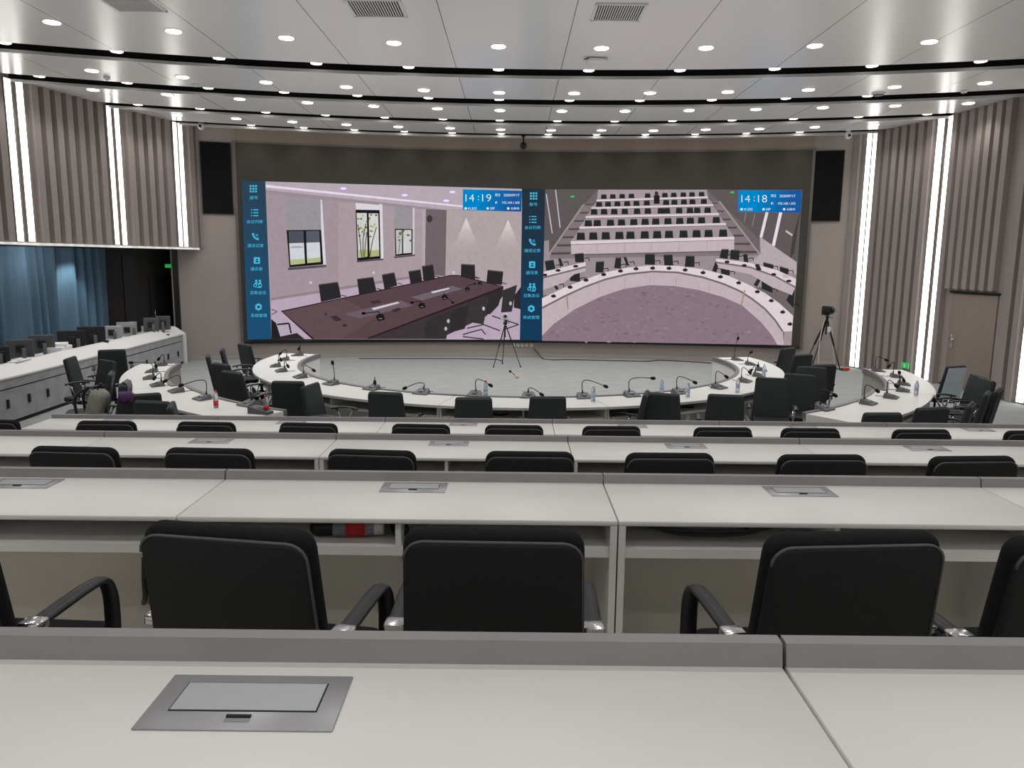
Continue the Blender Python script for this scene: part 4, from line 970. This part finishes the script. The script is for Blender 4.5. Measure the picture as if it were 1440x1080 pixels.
# ------------------------------------------------------------------ gooseneck microphones
def mic(bx, by, hx, hy, label, centre, k):
    B = pz(bx, by, 0.752); a = atan2(B.y - centre[1], B.x - centre[0])        # seat side
    t = thing('gooseneck_microphone', label, 'microphone', B, a + pi / 2, 'gooseneck microphones on the curved tables')
    inv = Matrix.Rotation(-(a + pi / 2), 3, 'Z')
    H = pY(hx, hy, B.y - 0.02)
    hl = inv @ (H - B)
    # wedge base, seat side is -y here
    m = MB(); w0, w1 = 0.085, 0.060
    ol = [(-w0, -0.075), (w0, -0.075), (w1, 0.065), (-w1, 0.065)]
    top = [(-w0 * .92, -0.070), (w0 * .92, -0.070), (w1 * .8, 0.055), (-w1 * .8, 0.055)]
    zt = [0.014, 0.014, 0.055, 0.055]
    m.add([(x, y, 0) for x, y in ol] + [(x, y, 0.010) for x, y in ol] + [(x, y, z) for (x, y), z in zip(top, zt)], [(3, 2, 1, 0), (0, 1, 5, 4), (1, 2, 6, 5), (2, 3, 7, 6), (3, 0, 4, 7), (4, 5, 9, 8), (5, 6, 10, 9), (6, 7, 11, 10), (7, 4, 8, 11), (8, 9, 10, 11)])
    m.v = [Vector((v.x * 1.25, v.y * 1.2, v.z * 1.15)) for v in m.v]; m.build('base', M['micgrey'], t)
    sl = atan2(0.041, 0.125); nrm = Matrix.Translation((0, -0.014, 0.042)) @ Matrix.Rotation(sl, 4, 'X')
    MB().box((0, 0, 0.001), (0.075, 0.045, 0.004), xf=nrm).build('display', M['lcd'], t)
    MB().box((0, -0.040, 0.001), (0.035, 0.012, 0.004), xf=nrm).build('button', M['plastic'], t)
    s0 = Vector((0, 0.045, 0.05)); L = (hl - s0).length
    e = s0 + Vector((0, 0, max(0.07, min(0.14, L * 0.45))))
    if hl.z < 0.20: e.z = s0.z + max(0.05, min(0.16, hl.z * 1.0))
    mid = e.lerp(hl, 0.35) + Vector((0, 0, 0.03 if hl.z < 0.3 else 0.01))
    path = smooth_path([s0, e, mid, hl], 5)
    n = MB().tube(path, 0.0055, 7).build('gooseneck', M['plastic'], t)
    MB().tube([s0 - Vector((0, 0, 0.01)), s0 + Vector((0, 0, 0.045))], [0.012, 0.008], 8).build('neck_socket', M['plastic'], n)
    d = (path[-1] - path[-2]).normalized(); q = d.to_track_quat('Z', 'Y').to_matrix().to_4x4()
    MB().lathe([(0.006, -0.035), (0.017, -0.028), (0.021, -0.008), (0.021, 0.012), (0.015, 0.026), (0.004, 0.032)], 12, Matrix.Translation(hl) @ q).build('microphone_head', M['foam'], t)
    MB().tube(smooth_path([(0.02, 0.06, 0.012), (0.05, 0.11, 0.006), (0.02, 0.15, 0.006), (0.06, 0.19, 0.006)], 4), 0.004, 6).build('cable', M['plastic'], t)
cm = [(419,500,420,491),(399.5,506.5,394,497.5),(388,515.5,395,506),(396,522.5,405,515),(423,531,441.5,521),(466.5,540.5,467.6,510),(524,547.5,527,538),(594,553.5,569,546),(668,556.5,690,542),(743,558.5,762,555),(820.5,559.5,852,543.5),(887,557,918.5,532),(955,553,977.5,538),(1010,546,1021.7,530),(1046.7,537,1054.6,524),(1066,529,1056,521.5),(1070,521,1066,515),(1055,513,1056.5,495.4),(1036,506.5,1038,475.6)]
xt = {5: ', standing upright', 18: ', tall-necked'}
for k, q in enumerate(cm):
    n = ORD[k] if k < 16 else ['seventeenth', 'eighteenth', 'last'][k - 16]
    mic(*q, 'gooseneck microphone on the ring table, %s counting from the control desk side%s' % (n, xt.get(k, '')), CR, k)
lm = [(227,514,223,505),(214,523,219.4,515),(210.5,532.5,184,510),(222,542.5,217,532),(249,551,232,536),(285.5,561.5,254.5,542),(349,570,357,549)]
for k, q in enumerate(lm): mic(*q, 'gooseneck microphone on the control desk side table, %s counting toward the red-labelled bottles' % ORD[k], CLT, k)
rm = [(1234.5,522,1246.7,506.5),(1260,530.5,1250,515),(1270,541,1271,535),(1269,550,1264.7,524),(1252,559.5,1260.5,543),(1220,568,1234,550),(1158,576,1174.4,556)]
for k, q in enumerate(rm): mic(*q, 'gooseneck microphone on the door side table, %s counting from its far end' % ORD[k], CRT, k)
p = pz(726.5, 532, 0); o = thing('microphone_on_floor', 'tan box with a small black gooseneck microphone lying on the grey carpet before the tripod', 'microphone', p, 0.2)
MB().box((0, 0, 0.035), (0.085, 0.06, 0.06), bev=0.006).build('tan_base', M['tan'], o)
MB().tube(smooth_path([(-0.03, 0, 0.06), (-0.07, 0, 0.10), (-0.12, 0, 0.14)], 4), 0.008, 6).build('gooseneck', M['plastic'], o)
MB().lathe([(0.01, -0.03), (0.026, -0.01), (0.026, 0.015), (0.01, 0.03)], 10, Matrix.Translation((-0.14, 0, 0.15)) @ Matrix.Rotation(-1.0, 4, 'Y')).build('microphone_head', M['foam'], o)

# bottles
def bottle(x, y, ytop, label, red, z=0.752):
    B = pz(x, y, z); hgt = (pY(x, ytop, B.y).z - z); hgt = max(0.2, min(0.25, hgt)); s = hgt / 0.23
    t = thing('water_bottle', label, 'bottle', B, 0, 'bottles on the curved tables'); t.scale = (s, s, s)
    MB().lathe([(0.026, 0), (0.031, 0.006), (0.031, 0.05), (0.029, 0.06), (0.031, 0.07), (0.031, 0.15), (0.024, 0.18), (0.0125, 0.205), (0.0125, 0.215)], 16).build('bottle_body', M['pet'], t)
    MB().lathe([(0.0318, 0.072), (0.0318, 0.13)] if not red else [(0.0318, 0.03), (0.0318, 0.095)], 16).build('label', M['redlabel' if red else 'bluelabel'], t)
    MB().lathe([(0.015, 0.208), (0.015, 0.226), (0.012, 0.23)], 12).build('cap', M['redcap' if red or red is None else 'bluecap'], t)
bottle(304, 573.5, 555, 'red-labelled clear bottle on the side table, next to the long-necked microphone', True)
bottle(375, 580, 560, 'red-labelled clear bottle beside the dark wedge at the side table end', True)
bottle(683, 557, 546, 'red-capped clear bottle half hidden behind a chair at the ring table middle', None)
bottle(834, 565, 546, 'clear water bottle in front of a microphone, first of those past the ring table middle', False)
bottle(930.4, 553.5, 543, 'clear water bottle standing between two microphones behind the chair with a slanted top', False)
bottle(967, 558.5, 541, 'clear water bottle right beside a microphone, past the chair with a slanted top', False)
bottle(1037, 552, 534, 'clear water bottle above the chair back near the rounded end of the ring table', False)
bottle(1074, 530, 522, 'clear water bottle partly hidden by the turned-round chair at the ring table', False)
bottle(1288, 556, 538, 'clear water bottle at the outer edge of the side table by the door', False)
p = pz(366, 581, 0.752); o = thing('dark_wedge_case', 'dark grey wedge-shaped case lying on the side table beside a red-labelled bottle', 'case', p, -0.3)
m = MB(); m.prism([(-0.12, 0), (0.13, 0), (0.13, 0.025), (-0.09, 0.075), (-0.12, 0.07)], -0.06, 0.06, XZ); m.build('case_body', M['monitor'], o)
MB().box((0.02, -0.0, 0.052), (0.12, 0.07, 0.004), xf=Matrix.Rotation(0.21, 4, 'Y')).build('case_face', M['plastic'], o)

# ------------------------------------------------------------------ control desk with monitors
pts = [(-7.28, 9.6), (-7.32, 11.43), (-7.39, 12.66), (-7.52, 15.0), (-7.69, 17.86)]
cd = thing('control_desk', 'long control desk with white sloping top and grey stone-look front below the blue curtain', 'desk', (-7.6, 14, 0))
def rel(p): return (p[0] - cd.location.x, p[1] - cd.location.y)
def sweep(prof, mname, name, par=cd):            # prof: (offset toward the wall, z)
    m = MB(); vs = []; fs = []; n = len(prof)
    for x, y in pts:
        for o_, z in prof: a = rel((x, y)); vs.append((a[0] - o_, a[1] + o_ * 0.03, z))
    for i in range(len(pts) - 1):
        for k in range(n): fs.append((i * n + k, i * n + (k + 1) % n, (i + 1) * n + (k + 1) % n, (i + 1) * n + k))
    fs += [tuple(range(n))[::-1], tuple(range((len(pts) - 1) * n, len(pts) * n))]
    m.add(vs, fs); return m.build(name, M[mname], par)
sweep([(0.0, 0.06), (0.0, 0.52), (0.04, 0.52), (0.04, 0.06)], 'concrete', 'front_panel')
sweep([(-0.005, 0.54), (-0.005, 0.675), (0.04, 0.675), (0.04, 0.54)], 'concrete', 'upper_front_band')
sweep([(0.02, 0.0), (0.02, 0.06), (0.06, 0.06), (0.06, 0.0)], 'dark', 'plinth')
sweep([(0.015, 0.515), (0.015, 0.545), (0.05, 0.545), (0.05, 0.515)], 'dark', 'shadow_gap')
sweep([(-0.02, 0.675), (-0.02, 0.70), (0.20, 0.845), (0.30, 0.845), (0.30, 0.80), (0.22, 0.80)], 'whitepaint', 'sloping_top')
sweep([(0.26, 0.70), (0.26, 0.74), (0.95, 0.74), (0.95, 0.70)], 'whitepaint', 'worktop')
sweep([(0.26, 0.0), (0.26, 0.70), (0.29, 0.70), (0.29, 0.0)], 'under', 'inner_panel')
e = rel(pts[-1]); MB().prism([(-0.06, 0), (0.05, 0), (0.05, 0.70), (-0.20, 0.865), (-0.95, 0.865), (-0.95, 0)][::1], -0.04, 0.04, Matrix.Translation((e[0] + 0.0, e[1] + 0.02, 0)) @ XZ).build('end_panel', M['whitepaint'], cd)
for x, y in ((10.5, 568), (40.5, 559.5), (66.7, 552), (206, 510.5), (236, 501.5), (250, 497.5)):
    q = None
    for A, B in zip(pts[:-1], pts[1:]):
        p = pline(x, y, A, B)
        if A[1] - .3 <= p.y <= B[1] + .1: q = p; break
    if q is None: q = pline(x, y, pts[0], pts[1])
    a = rel(q); MB().box((a[0] + 0.012, a[1], q.z), (0.022, 0.05, 0.13), bev=0.005).build('handle', M['plastic'], cd)
def monitor(x0, x1, yt, yb, xs, ysb, label, mm, off, dY=0.0):
    A, B = (pts[1][0] - off, pts[1][1]), (pts[-1][0] - off, pts[-1][1])
    p = pline(xs, ysb, A, B); z0 = 0.742
    if p.y > 16.9: p.y = 16.75 + dY; p.x = ray(xs, ysb).x / ray(xs, ysb).y * p.y
    l, r_ = pY(x0, (yt + yb) / 2, p.y), pY(x1, (yt + yb) / 2, p.y)
    zt, zb = pY((x0 + x1) / 2, yt, p.y).z, pY((x0 + x1) / 2, yb, p.y).z
    w = (r_.x - l.x); cx = (l.x + r_.x) / 2; yw = rad(28)
    t = thing('computer_monitor', label, 'monitor', (p.x, p.y, z0), 0, 'monitors on the control desk')
    W = w / cos(yw) * 1.0; hgt = zt - zb; zc = (zt + zb) / 2 - z0
    Rz = Matrix.Rotation(yw, 4, 'Z'); T = Matrix.Translation((cx - p.x, 0.06, zc)) @ Rz
    MB().pillow(rrect(W, W, -hgt / 2, hgt / 2, 0.012), 0.035, 0.012, xf=T @ XZ).build('back_shell', M[mm], t)
    MB().box((0, 0.02, 0), (W - 0.02, 0.006, hgt - 0.02), xf=T).build('screen', M['glass'], t)
    MB().box((0, -0.035, 0), (0.12, 0.04, 0.12), bev=0.008, xf=T).build('mount_plate', M['plastic'], t)
    MB().box((0.03, -0.05, max(0.1, zc * .55)), (0.06, 0.03, max(0.2, zc * 1.1)), yw, bev=0.006).build('stand', M['monitorst'], t)
    MB().box((0.02, -0.03, 0.007), (0.24, 0.18, 0.014), yw, bev=0.005).build('foot', M['plastic'], t)
mons = [(11, 40, 478, 503, 35, 509, 'grey monitor on the control desk, first of the grey pair nearest the viewer', 'monitor'),
        (42, 70, 471.5, 496, 64, 502, 'grey monitor back on the control desk, second of the grey pair nearest the viewer', 'monitor'),
        (83, 113, 465, 492, 111, 494, 'black monitor back on the control desk, first of the black pair before the blue curtain', 'monitorb'),
        (111, 142, 459.5, 489, 135, 488, 'black monitor back on the control desk, second of the black pair before the blue curtain', 'monitorb'),
        (143, 166, 458.5, 477, 162, 480.5, 'silver monitor back on the control desk, brightest one at the edge of the curtain', 'monitors'),
        (165, 188, 453, 475, 189, 475, 'silver-grey monitor back on the control desk, just beyond the brightest one', 'monitors'),
        (202, 219, 447, 467, 216, 469.5, 'small grey monitor before the dark recess, first of the last pair on the control desk', 'monitor'),
        (219.5, 236, 444.5, 464, 229, 466, 'small grey monitor back before the dark recess, last on the control desk', 'monitor'),
        (-14, 7, 488, 512, 2, 515, 'black monitor cut off by the photo edge on the control desk', 'monitorb')]
for k, q in enumerate(mons): monitor(*q, 0.60, 0.35 if k == 7 else 0.0)
def on_desk(x, y, off=0.42): return pline(x, y, (pts[1][0] - off, pts[1][1]), (pts[-1][0] - off, pts[-1][1]))
p = on_desk(82, 497, 0.55); o = thing('paper_pile', 'white pile of papers on top of the control desk between the grey and black monitors', 'papers', (p.x, p.y, 0.745), 0.2)
MB().box((0, 0, 0.07), (0.30, 0.5, 0.14), bev=0.004).build('lower_sheets', M['paper'], o); MB().box((0.0, 0.05, 0.165), (0.26, 0.34, 0.05), 0.2, bev=0.003).build('upper_sheets', M['paper'], o)
p = on_desk(148, 484, 0.24); o = thing('computer_mouse', 'small black mouse on the white top of the control desk before the silver monitors', 'mouse', (p.x + 0.02, p.y, 0.846), 0.5)
MB().pillow([(0.05 * cos(2 * pi * k / 14), 0.085 * sin(2 * pi * k / 14)) for k in range(14)], 0.035, 0.015, xf=Matrix.Translation((0, 0, 0.017))).build('mouse_body', M['plastic'], o); MB().box((0, 0.04, 0.034), (0.012, 0.03, 0.006)).build('wheel', M['monitor'], o)
p = on_desk(28, 512, 0.24); o = thing('desk_papers', 'white sheets with a red mark on the control desk under the first grey monitor', 'papers', (p.x, p.y, 0.846), 0.1)
MB().box((0, 0, 0.006), (0.14, 0.42, 0.012)).build('sheets', M['paper'], o); MB().box((0.02, -0.06, 0.0125), (0.05, 0.08, 0.002)).build('red_mark', M['redlabel'], o)

# ------------------------------------------------------------------ tripods with cameras
def tripod(feet, apex, label, col_z, r=0.011):
    c = Vector((sum(f.x for f in feet) / 3, sum(f.y for f in feet) / 3, 0)); H = apex.z
    t = thing('camera_tripod', label, 'tripod', c)
    ap = Vector((apex.x - c.x, apex.y - c.y, H))
    for f in feet:
        b = Vector((f.x - c.x, f.y - c.y, 0.012)); q = ap + (b - ap).normalized() * 0.05
        mid = q.lerp(b, 0.52)
        m = MB(); m.tube([q, mid], r * 1.35, 8); m.tube([mid, b], r * 0.85, 8); l = m.build('leg', M['plastic'], t)
        MB().lathe([(0.018, -0.012), (0.02, 0.0), (0.012, 0.015)], 10, Matrix.Translation(b)).build('rubber_foot', M['dark'], l)
    m = MB(); m.tube([ap + Vector((0, 0, 0.07)), ap * 1.0 - Vector((0, 0, H * 0.32))], r * 1.2, 8); m.build('centre_column', M['plastic'], t)
    m = MB(); m.lathe([(0.03, -0.03), (0.045, -0.02), (0.045, 0.03), (0.03, 0.045)], 12, Matrix.Translation(ap)); m.build('collar', M['plastic'], t)
    m = MB(); m.box(ap + Vector((0, 0, 0.085)), (0.08, 0.08, 0.03), bev=0.006); m.tube([ap + Vector((0, 0, 0.06)), ap + Vector((0.10, -0.10, 0.02))], 0.007); m.build('pan_head', M['plastic'], t)
    return t, ap + c
ft = [pz(694, 516.5, 0), pz(732, 516.5, 0), pz(706.5, 512, 0)]; cy = sum(f.y for f in ft) / 3
t, ap = tripod(ft, pY(710.5, 455, cy), 'slim black tripod on the grey carpet in front of the video wall centre', 0)
o = thing('video_camera', 'small white camera mounted on the slim tripod before the video wall', 'camera', ap + Vector((0, 0, 0.10)), 0)
MB().pillow(rrect(0.15, 0.11, 0, 0.13, 0.03), 0.11, 0.02, xf=Matrix.Translation((0, 0, 0.0)) @ XZ).build('camera_body', M['camgrey'], o)
MB().lathe([(0.035, 0), (0.038, 0.03)], 14, Matrix.Translation((0, -0.05, 0.08)) @ Matrix.Rotation(pi / 2, 4, 'X')).build('lens', M['glass'], o)
MB().box((0, 0, -0.0), (0.22, 0.10, 0.03), bev=0.01).build('bracket', M['camgrey'], o)
cR = pz(1155, 516, 0)
ft = [pY(1128, 508, cR.y - 0.05), pY(1139.5, 517, cR.y + 0.25), pY(1181, 518, cR.y - 0.1)]
for f in ft: f.z = 0
ft2 = [pz(1130, 516, 0), pz(1142, 515.5, 0), pz(1181, 520, 0)]
t, ap = tripod(ft2, pY(1163, 448, sum(f.y for f in ft2) / 3), 'large black tripod with hanging cables in the corner by the slatted wall', 0, 0.017)
o = thing('video_camera', 'black and silver camera mounted on the large tripod with hanging cables', 'camera', ap + Vector((0, 0, 0.10)), rad(35))
MB().pillow(rrect(0.16, 0.15, 0, 0.2, 0.04), 0.24, 0.03, xf=XZ).build('camera_body', M['plastic'], o)
MB().lathe([(0.06, 0), (0.065, 0.05), (0.05, 0.07)], 16, Matrix.Translation((0, -0.11, 0.10)) @ Matrix.Rotation(pi / 2, 4, 'X')).build('lens', M['glass'], o)
MB().box((0.095, 0.0, 0.10), (0.04, 0.2, 0.14), bev=0.015).build('side_cover', M['monitors'], o)
MB().box((0, 0, 0.0), (0.34, 0.12, 0.02), bev=0.006).build('bracket', M['plastic'], o)
MB().tube([(0.12, 0.05, 0.0), (0.26, 0.12, 0.02)], 0.013).build('pan_handle', M['chrome'], o)
def cable(P, r, label, mt='cable', cat='cable', name='cable'):
    return tag(MB().tube(smooth_path(P, 6), r, 7).build(name, M[mt]), label, cat)
q = lambda x, y, Y: pY(x, y, Y)
Yt = ap.y - 0.05
o = cable([q(1161, 446, Yt), q(1156, 462, Yt), q(1152, 486, Yt), q(1151, 512, Yt)], 0.011, 'pale cable hanging from the large tripod camera to the floor', 'cablew')
o = cable([q(1166, 446, Yt), q(1170, 462, Yt), q(1171, 486, Yt), q(1174, 516, Yt)], 0.009, 'thin grey cable hanging beside the white tag under the large tripod', 'cablew')
pp = q(1166, 463.5, Yt - 0.03); o = thing('white_power_adapter', 'small white adapter hanging on the large tripod', 'adapter', pp); MB().box((0, 0, 0), (0.07, 0.05, 0.13), bev=0.01).build('adapter_body', M['whitepaint'], o); MB().tube([(0, 0, 0.06), (0, 0.0, 0.16)], 0.006).build('lead', M['cablew'], o)
f = lambda x, y: pz(x, y, 0.012)
p5 = f(1190, 520.5); o = thing('red_plug', 'orange-red plug lying on the floor next to the large tripod', 'plug', p5, 0.4); MB().box((0, 0, 0.03), (0.16, 0.08, 0.07), bev=0.02).build('plug_body', M['redplug'], o); MB().box((-0.10, 0.05, 0.03), (0.05, 0.04, 0.05), bev=0.01).build('plug_cap', M['plugcap'], o)
cable([f(1176, 517.5), f(1182, 520), f(1187, 520.5)], 0.014, 'black cable end running from the tripod foot to the red plug')
cable([pcyl(750, 490, RW - 0.07), pcyl(756, 496, RW - 0.09), f(764, 504.5), f(780, 506)] + [f(x, y + 2) for x, y in ((800, 503.6), (860, 505), (910, 506), (925, 504.6), (960, 506), (1000, 508.5))], 0.014, 'black cable dropping from the wall sockets, running along the skirting')
cable([f(x, y + 1.2) for x, y in ((505, 503), (560, 503), (640, 503), (690, 504), (704, 505.5), (706, 508))], 0.010, 'thin cable running along the floor to the slim tripod')

# ------------------------------------------------------------------ things on chairs
ch1 = RCH[(192, 537)].location
o = thing('backpack', 'olive-grey backpack standing on a swivel chair seat by the control desk', 'backpack', (ch1.x - 0.08, ch1.y + 0.01, 0.495), rad(100))
MB().pillow(rrect(0.34, 0.26, 0, 0.42, 0.11), 0.20, 0.08, crown=0.02, xf=Matrix.Rotation(0.25, 4, 'X') @ XZ).build('bag_body', M['bag'], o)
MB().pillow(rrect(0.26, 0.22, 0.03, 0.22, 0.06), 0.07, 0.03, xf=Matrix.Translation((0, -0.11, 0.02)) @ XZ).build('front_pocket', M['bag'], o)
for s in (-1, 1): MB().tube(smooth_path([(s * 0.09, 0.06, 0.42), (s * 0.13, 0.14, 0.32), (s * 0.13, 0.13, 0.12), (s * 0.10, 0.09, 0.04)], 5), 0.016, 8).build('shoulder_strap', M['plastic'], o)
MB().tube(smooth_path([(-0.05, -0.08, 0.41), (-0.03, -0.1, 0.47), (0.03, -0.1, 0.47), (0.05, -0.08, 0.41)], 5), 0.01, 8).build('grab_handle', M['plastic'], o)
def drape(ch, dx, w, drop, mt, label, name='cloth'):
    a = ch.rotation_euler.z; T = Matrix.Translation(ch.location) @ Matrix.Rotation(a, 4, 'Z')
    m = MB(); vs = []; fs = []; n = 10
    prof = [(-0.235, -drop), (-0.24, -0.05), (-0.262, -0.005), (-0.297, 0.018), (-0.335, -0.004), (-0.345, -0.06), (-0.335, -drop * 0.9)]
    for i in range(n + 1):
        x = dx + w * (i / n - 0.5); wv = 0.006 * sin(i * 1.9)
        for y, z in prof: vs.append((x, y + wv, 0.985 + z + 0.01 * sin(i * 1.3) * (1 if z < -0.03 else 0)))
    k = len(prof)
    for i in range(n):
        for j in range(k - 1): fs.append((i * k + j, i * k + j + 1, (i + 1) * k + j + 1, (i + 1) * k + j))
    m.add(vs, fs, True, T); o = m.build(name, M[mt]); md = o.modifiers.new('thickness', 'SOLIDIFY'); md.thickness = 0.012; md.offset = 1
    return tag(o, label, 'cloth')
drape(RCH[(192, 537)], 0.0, 0.26, 0.16, 'greycloth', 'grey cloth hung over the top of the swivel chair with the backpack')
drape(RCH[(219, 552)], -0.15, 0.13, 0.09, 'purple', 'purple cloth hanging on the chair back at the side table near the control desk')
ch = RCH[(1342, 515)]
o = MB().pillow(rrect(0.44, 0.38, 0.0, 0.5, 0.02), 0.008, 0.003, xf=Matrix.Translation(ch.location) @ Matrix.Rotation(ch.rotation_euler.z, 4, 'Z') @ Matrix.Translation((0, -0.19, 0.47)) @ Matrix.Rotation(rad(11), 4, 'X') @ Matrix.Translation((0, -0.048, 0)) @ XZ).build('plastic_sheet', M['sheet'])
tag(o, 'pale blue sheet covering the rear of the swivel chair back nearest the door handle', 'sheet')

# ------------------------------------------------------------------ things on and under the desks
Y2 = YL[1]; zs = Z1[1] - 0.110
p = pY(508, 750, Y2 - 0.38); o = thing('snack_bottle', 'bottle with red label and white cap lying on the shelf of the second desk row', 'bottle', (p.x, Y2 - 0.40, zs + 0.034), rad(5))
RY = Matrix.Rotation(pi / 2, 4, 'Y')
MB().lathe([(0.024, -0.10), (0.031, -0.09), (0.031, 0.03), (0.024, 0.07), (0.016, 0.08)], 16, RY).build('bottle_body', M['pet'], o)
MB().lathe([(0.0322, -0.05), (0.0322, 0.02)], 16, RY).build('label', M['redlabel'], o)
MB().lathe([(0.022, 0.05), (0.028, 0.055), (0.028, 0.085), (0.024, 0.09)], 14, RY).build('cap', M['whitepaint'], o)
p = pY(468, 748, Y2 - 0.36); o = thing('dark_pouch', 'crumpled dark pouch on the shelf next to the red-labelled bottle in the second desk row', 'pouch', (p.x, Y2 - 0.33, zs + 0.03), 0.1)
MB().pillow(rrect(0.17, 0.14, -0.09, 0.09, 0.04), 0.055, 0.025, crown=0.01).build('pouch_body', M['plastic'], o); MB().tube([(-0.07, -0.05, 0.03), (0.06, -0.06, 0.03)], 0.004).build('zip', M['silver'], o)
p = pY(562, 750, Y2 - 0.36); o = thing('charger_brick', 'small dark charger on the shelf beside the divider in the second desk row', 'charger', (p.x, Y2 - 0.36, zs + 0.022), 0.3)
MB().box((0, 0, 0), (0.06, 0.11, 0.04), bev=0.01).build('charger_body', M['plastic'], o); MB().tube([(0, 0.05, 0), (-0.05, 0.1, -0.01), (-0.12, 0.08, -0.015)], 0.004).build('lead', M['plastic'], o)
c = pY(1000, 751, Y2 - 0.36); R_ = 0.16
cable([(c.x + R_ * (1 + 0.03 * k) * cos(k * 0.5), Y2 - 0.30 + 0.10 * sin(k * 0.5), zs + 0.008 + 0.0012 * k) for k in range(32)], 0.007, 'coiled black cable lying on the shelf of the second desk row')
for k, (dx, lb) in enumerate(((0, 'thick grey cable hanging under the second desk row and trailing over the floor'), (9, 'second grey cable hanging close beside the thick one under the second desk row'))):
    P = [pY(203 + dx, 784, Y2 - 0.12), pY(203 + dx, 815, Y2 - 0.14), pY(204 + dx, 840, Y2 - 0.18)]
    P += [pz(197 + dx, 858, TZ[1] + 0.03), pz(180 + dx, 874, TZ[1] + 0.012), pz(165 + dx, 886, TZ[1] + 0.012)]
    cable(P, 0.011 if k == 0 else 0.008, lb)
def under_cable(r_, a0, a1, z, lb):
    cable([(CR[0] + (r_ + 0.05 * sin(k * 1.3)) * cos(rad(a0 + (a1 - a0) * k / 8)), CR[1] + (r_ + 0.05 * sin(k * 1.3)) * sin(rad(a0 + (a1 - a0) * k / 8)), z + 0.012) for k in range(9)], 0.010, lb, 'plastic')
under_cable(4.08, 286, 294, 0.605, 'black cable loop on the ring table shelf next to the edge-on chair')
under_cable(4.05, 298, 304, 0.605, 'black cable loop on the ring table shelf below the row of water bottles')
under_cable(4.05, 262, 268, 0.605, 'black cable on the ring table shelf between the chairs at the middle')
p = pY(513, 568, CR[1] - 3.75); a_ = rad(246); o = thing('power_brick', 'black power brick on the ring table shelf beside a chair back', 'charger', (CR[0] + 4.06 * cos(a_), CR[1] + 4.06 * sin(a_), 0.605), a_ + pi / 2)
MB().box((0, 0, 0.035), (0.26, 0.14, 0.07), bev=0.015).build('brick_body', M['plastic'], o); MB().tube([(0.13, 0, 0.03), (0.2, 0.02, 0.02), (0.28, 0.0, 0.012)], 0.006).build('lead', M['plastic'], o)
e = hit_poly(1283, 514, RWL); d_, i_, s_, q_, t_ = nearest_on(RWL, (e.x, e.y))
o = thing('low_exit_sign', 'green illuminated exit sign low on the slatted wall between the light strips', 'sign', (q_.x - 0.17, q_.y - 0.02, e.z), atan2(t_.y, t_.x))
MB().box((0, 0.0, 0), (0.20, 0.03, 0.12), bev=0.004).build('sign_panel', M['green'], o); MB().box((0.0, 0.017, 0), (0.05, 0.004, 0.08)).build('figure', M['whitepaint'], o)

# ------------------------------------------------------------------ light and look
def area(loc, size, power, rot=(0, 0, 0), col=(1, 0.99, 0.97)):
    l = bpy.data.lights.new('added_fill_light', 'AREA'); l.shape = 'RECTANGLE'; l.size, l.size_y = size; l.energy = power; l.color = col
    o = bpy.data.objects.new('added_fill_light', l); COL.objects.link(o); o.location = loc; o.rotation_euler = rot; return o
area((0.4, -2.9, 3.3), (12, 1.6), 55, (rad(99), 0, 0))  # unseen fill added behind the viewer, standing in for bounce from the rear
area((0.5, 12.5, 3.5), (15, 11), 85, (pi, 0, 0))  # unseen upward fill added in mid-air to brighten ceiling and upper walls
pc = pline(88, 352, (P0.x, P0.y), (P1.x, P1.y))
sc_ = bpy.data.lights.new('curtain_light', 'SPOT'); sc_.energy = 60; sc_.spot_size = rad(75); sc_.spot_blend = 0.9; sc_.shadow_soft_size = 0.05; sc_.color = (0.9, 0.97, 1)
o = spot((pc.x + 0.35, pc.y, ZB - 0.1), sc_); o.rotation_euler = (0, rad(16), 0)
sc2 = bpy.data.lights.new('recess_light', 'POINT'); sc2.energy = 12; sc2.shadow_soft_size = 0.2
spot((-9.0, 12.0, 2.3), sc2); spot((-8.8, 14.6, 2.4), sc2)
w = bpy.data.worlds.new('world'); SC.world = w; w.use_nodes = True
w.node_tree.nodes['Background'].inputs[0].default_value = (0.8, 0.82, 0.85, 1); w.node_tree.nodes['Background'].inputs[1].default_value = 0.15
SC.view_settings.view_transform = 'Standard'; SC.view_settings.look = 'None'; SC.view_settings.exposure = 0.0
SC.cycles.use_denoising = True; SC.cycles.max_bounces = 7; SC.cycles.diffuse_bounces = 4; SC.cycles.glossy_bounces = 3; SC.cycles.sample_clamp_indirect = 6
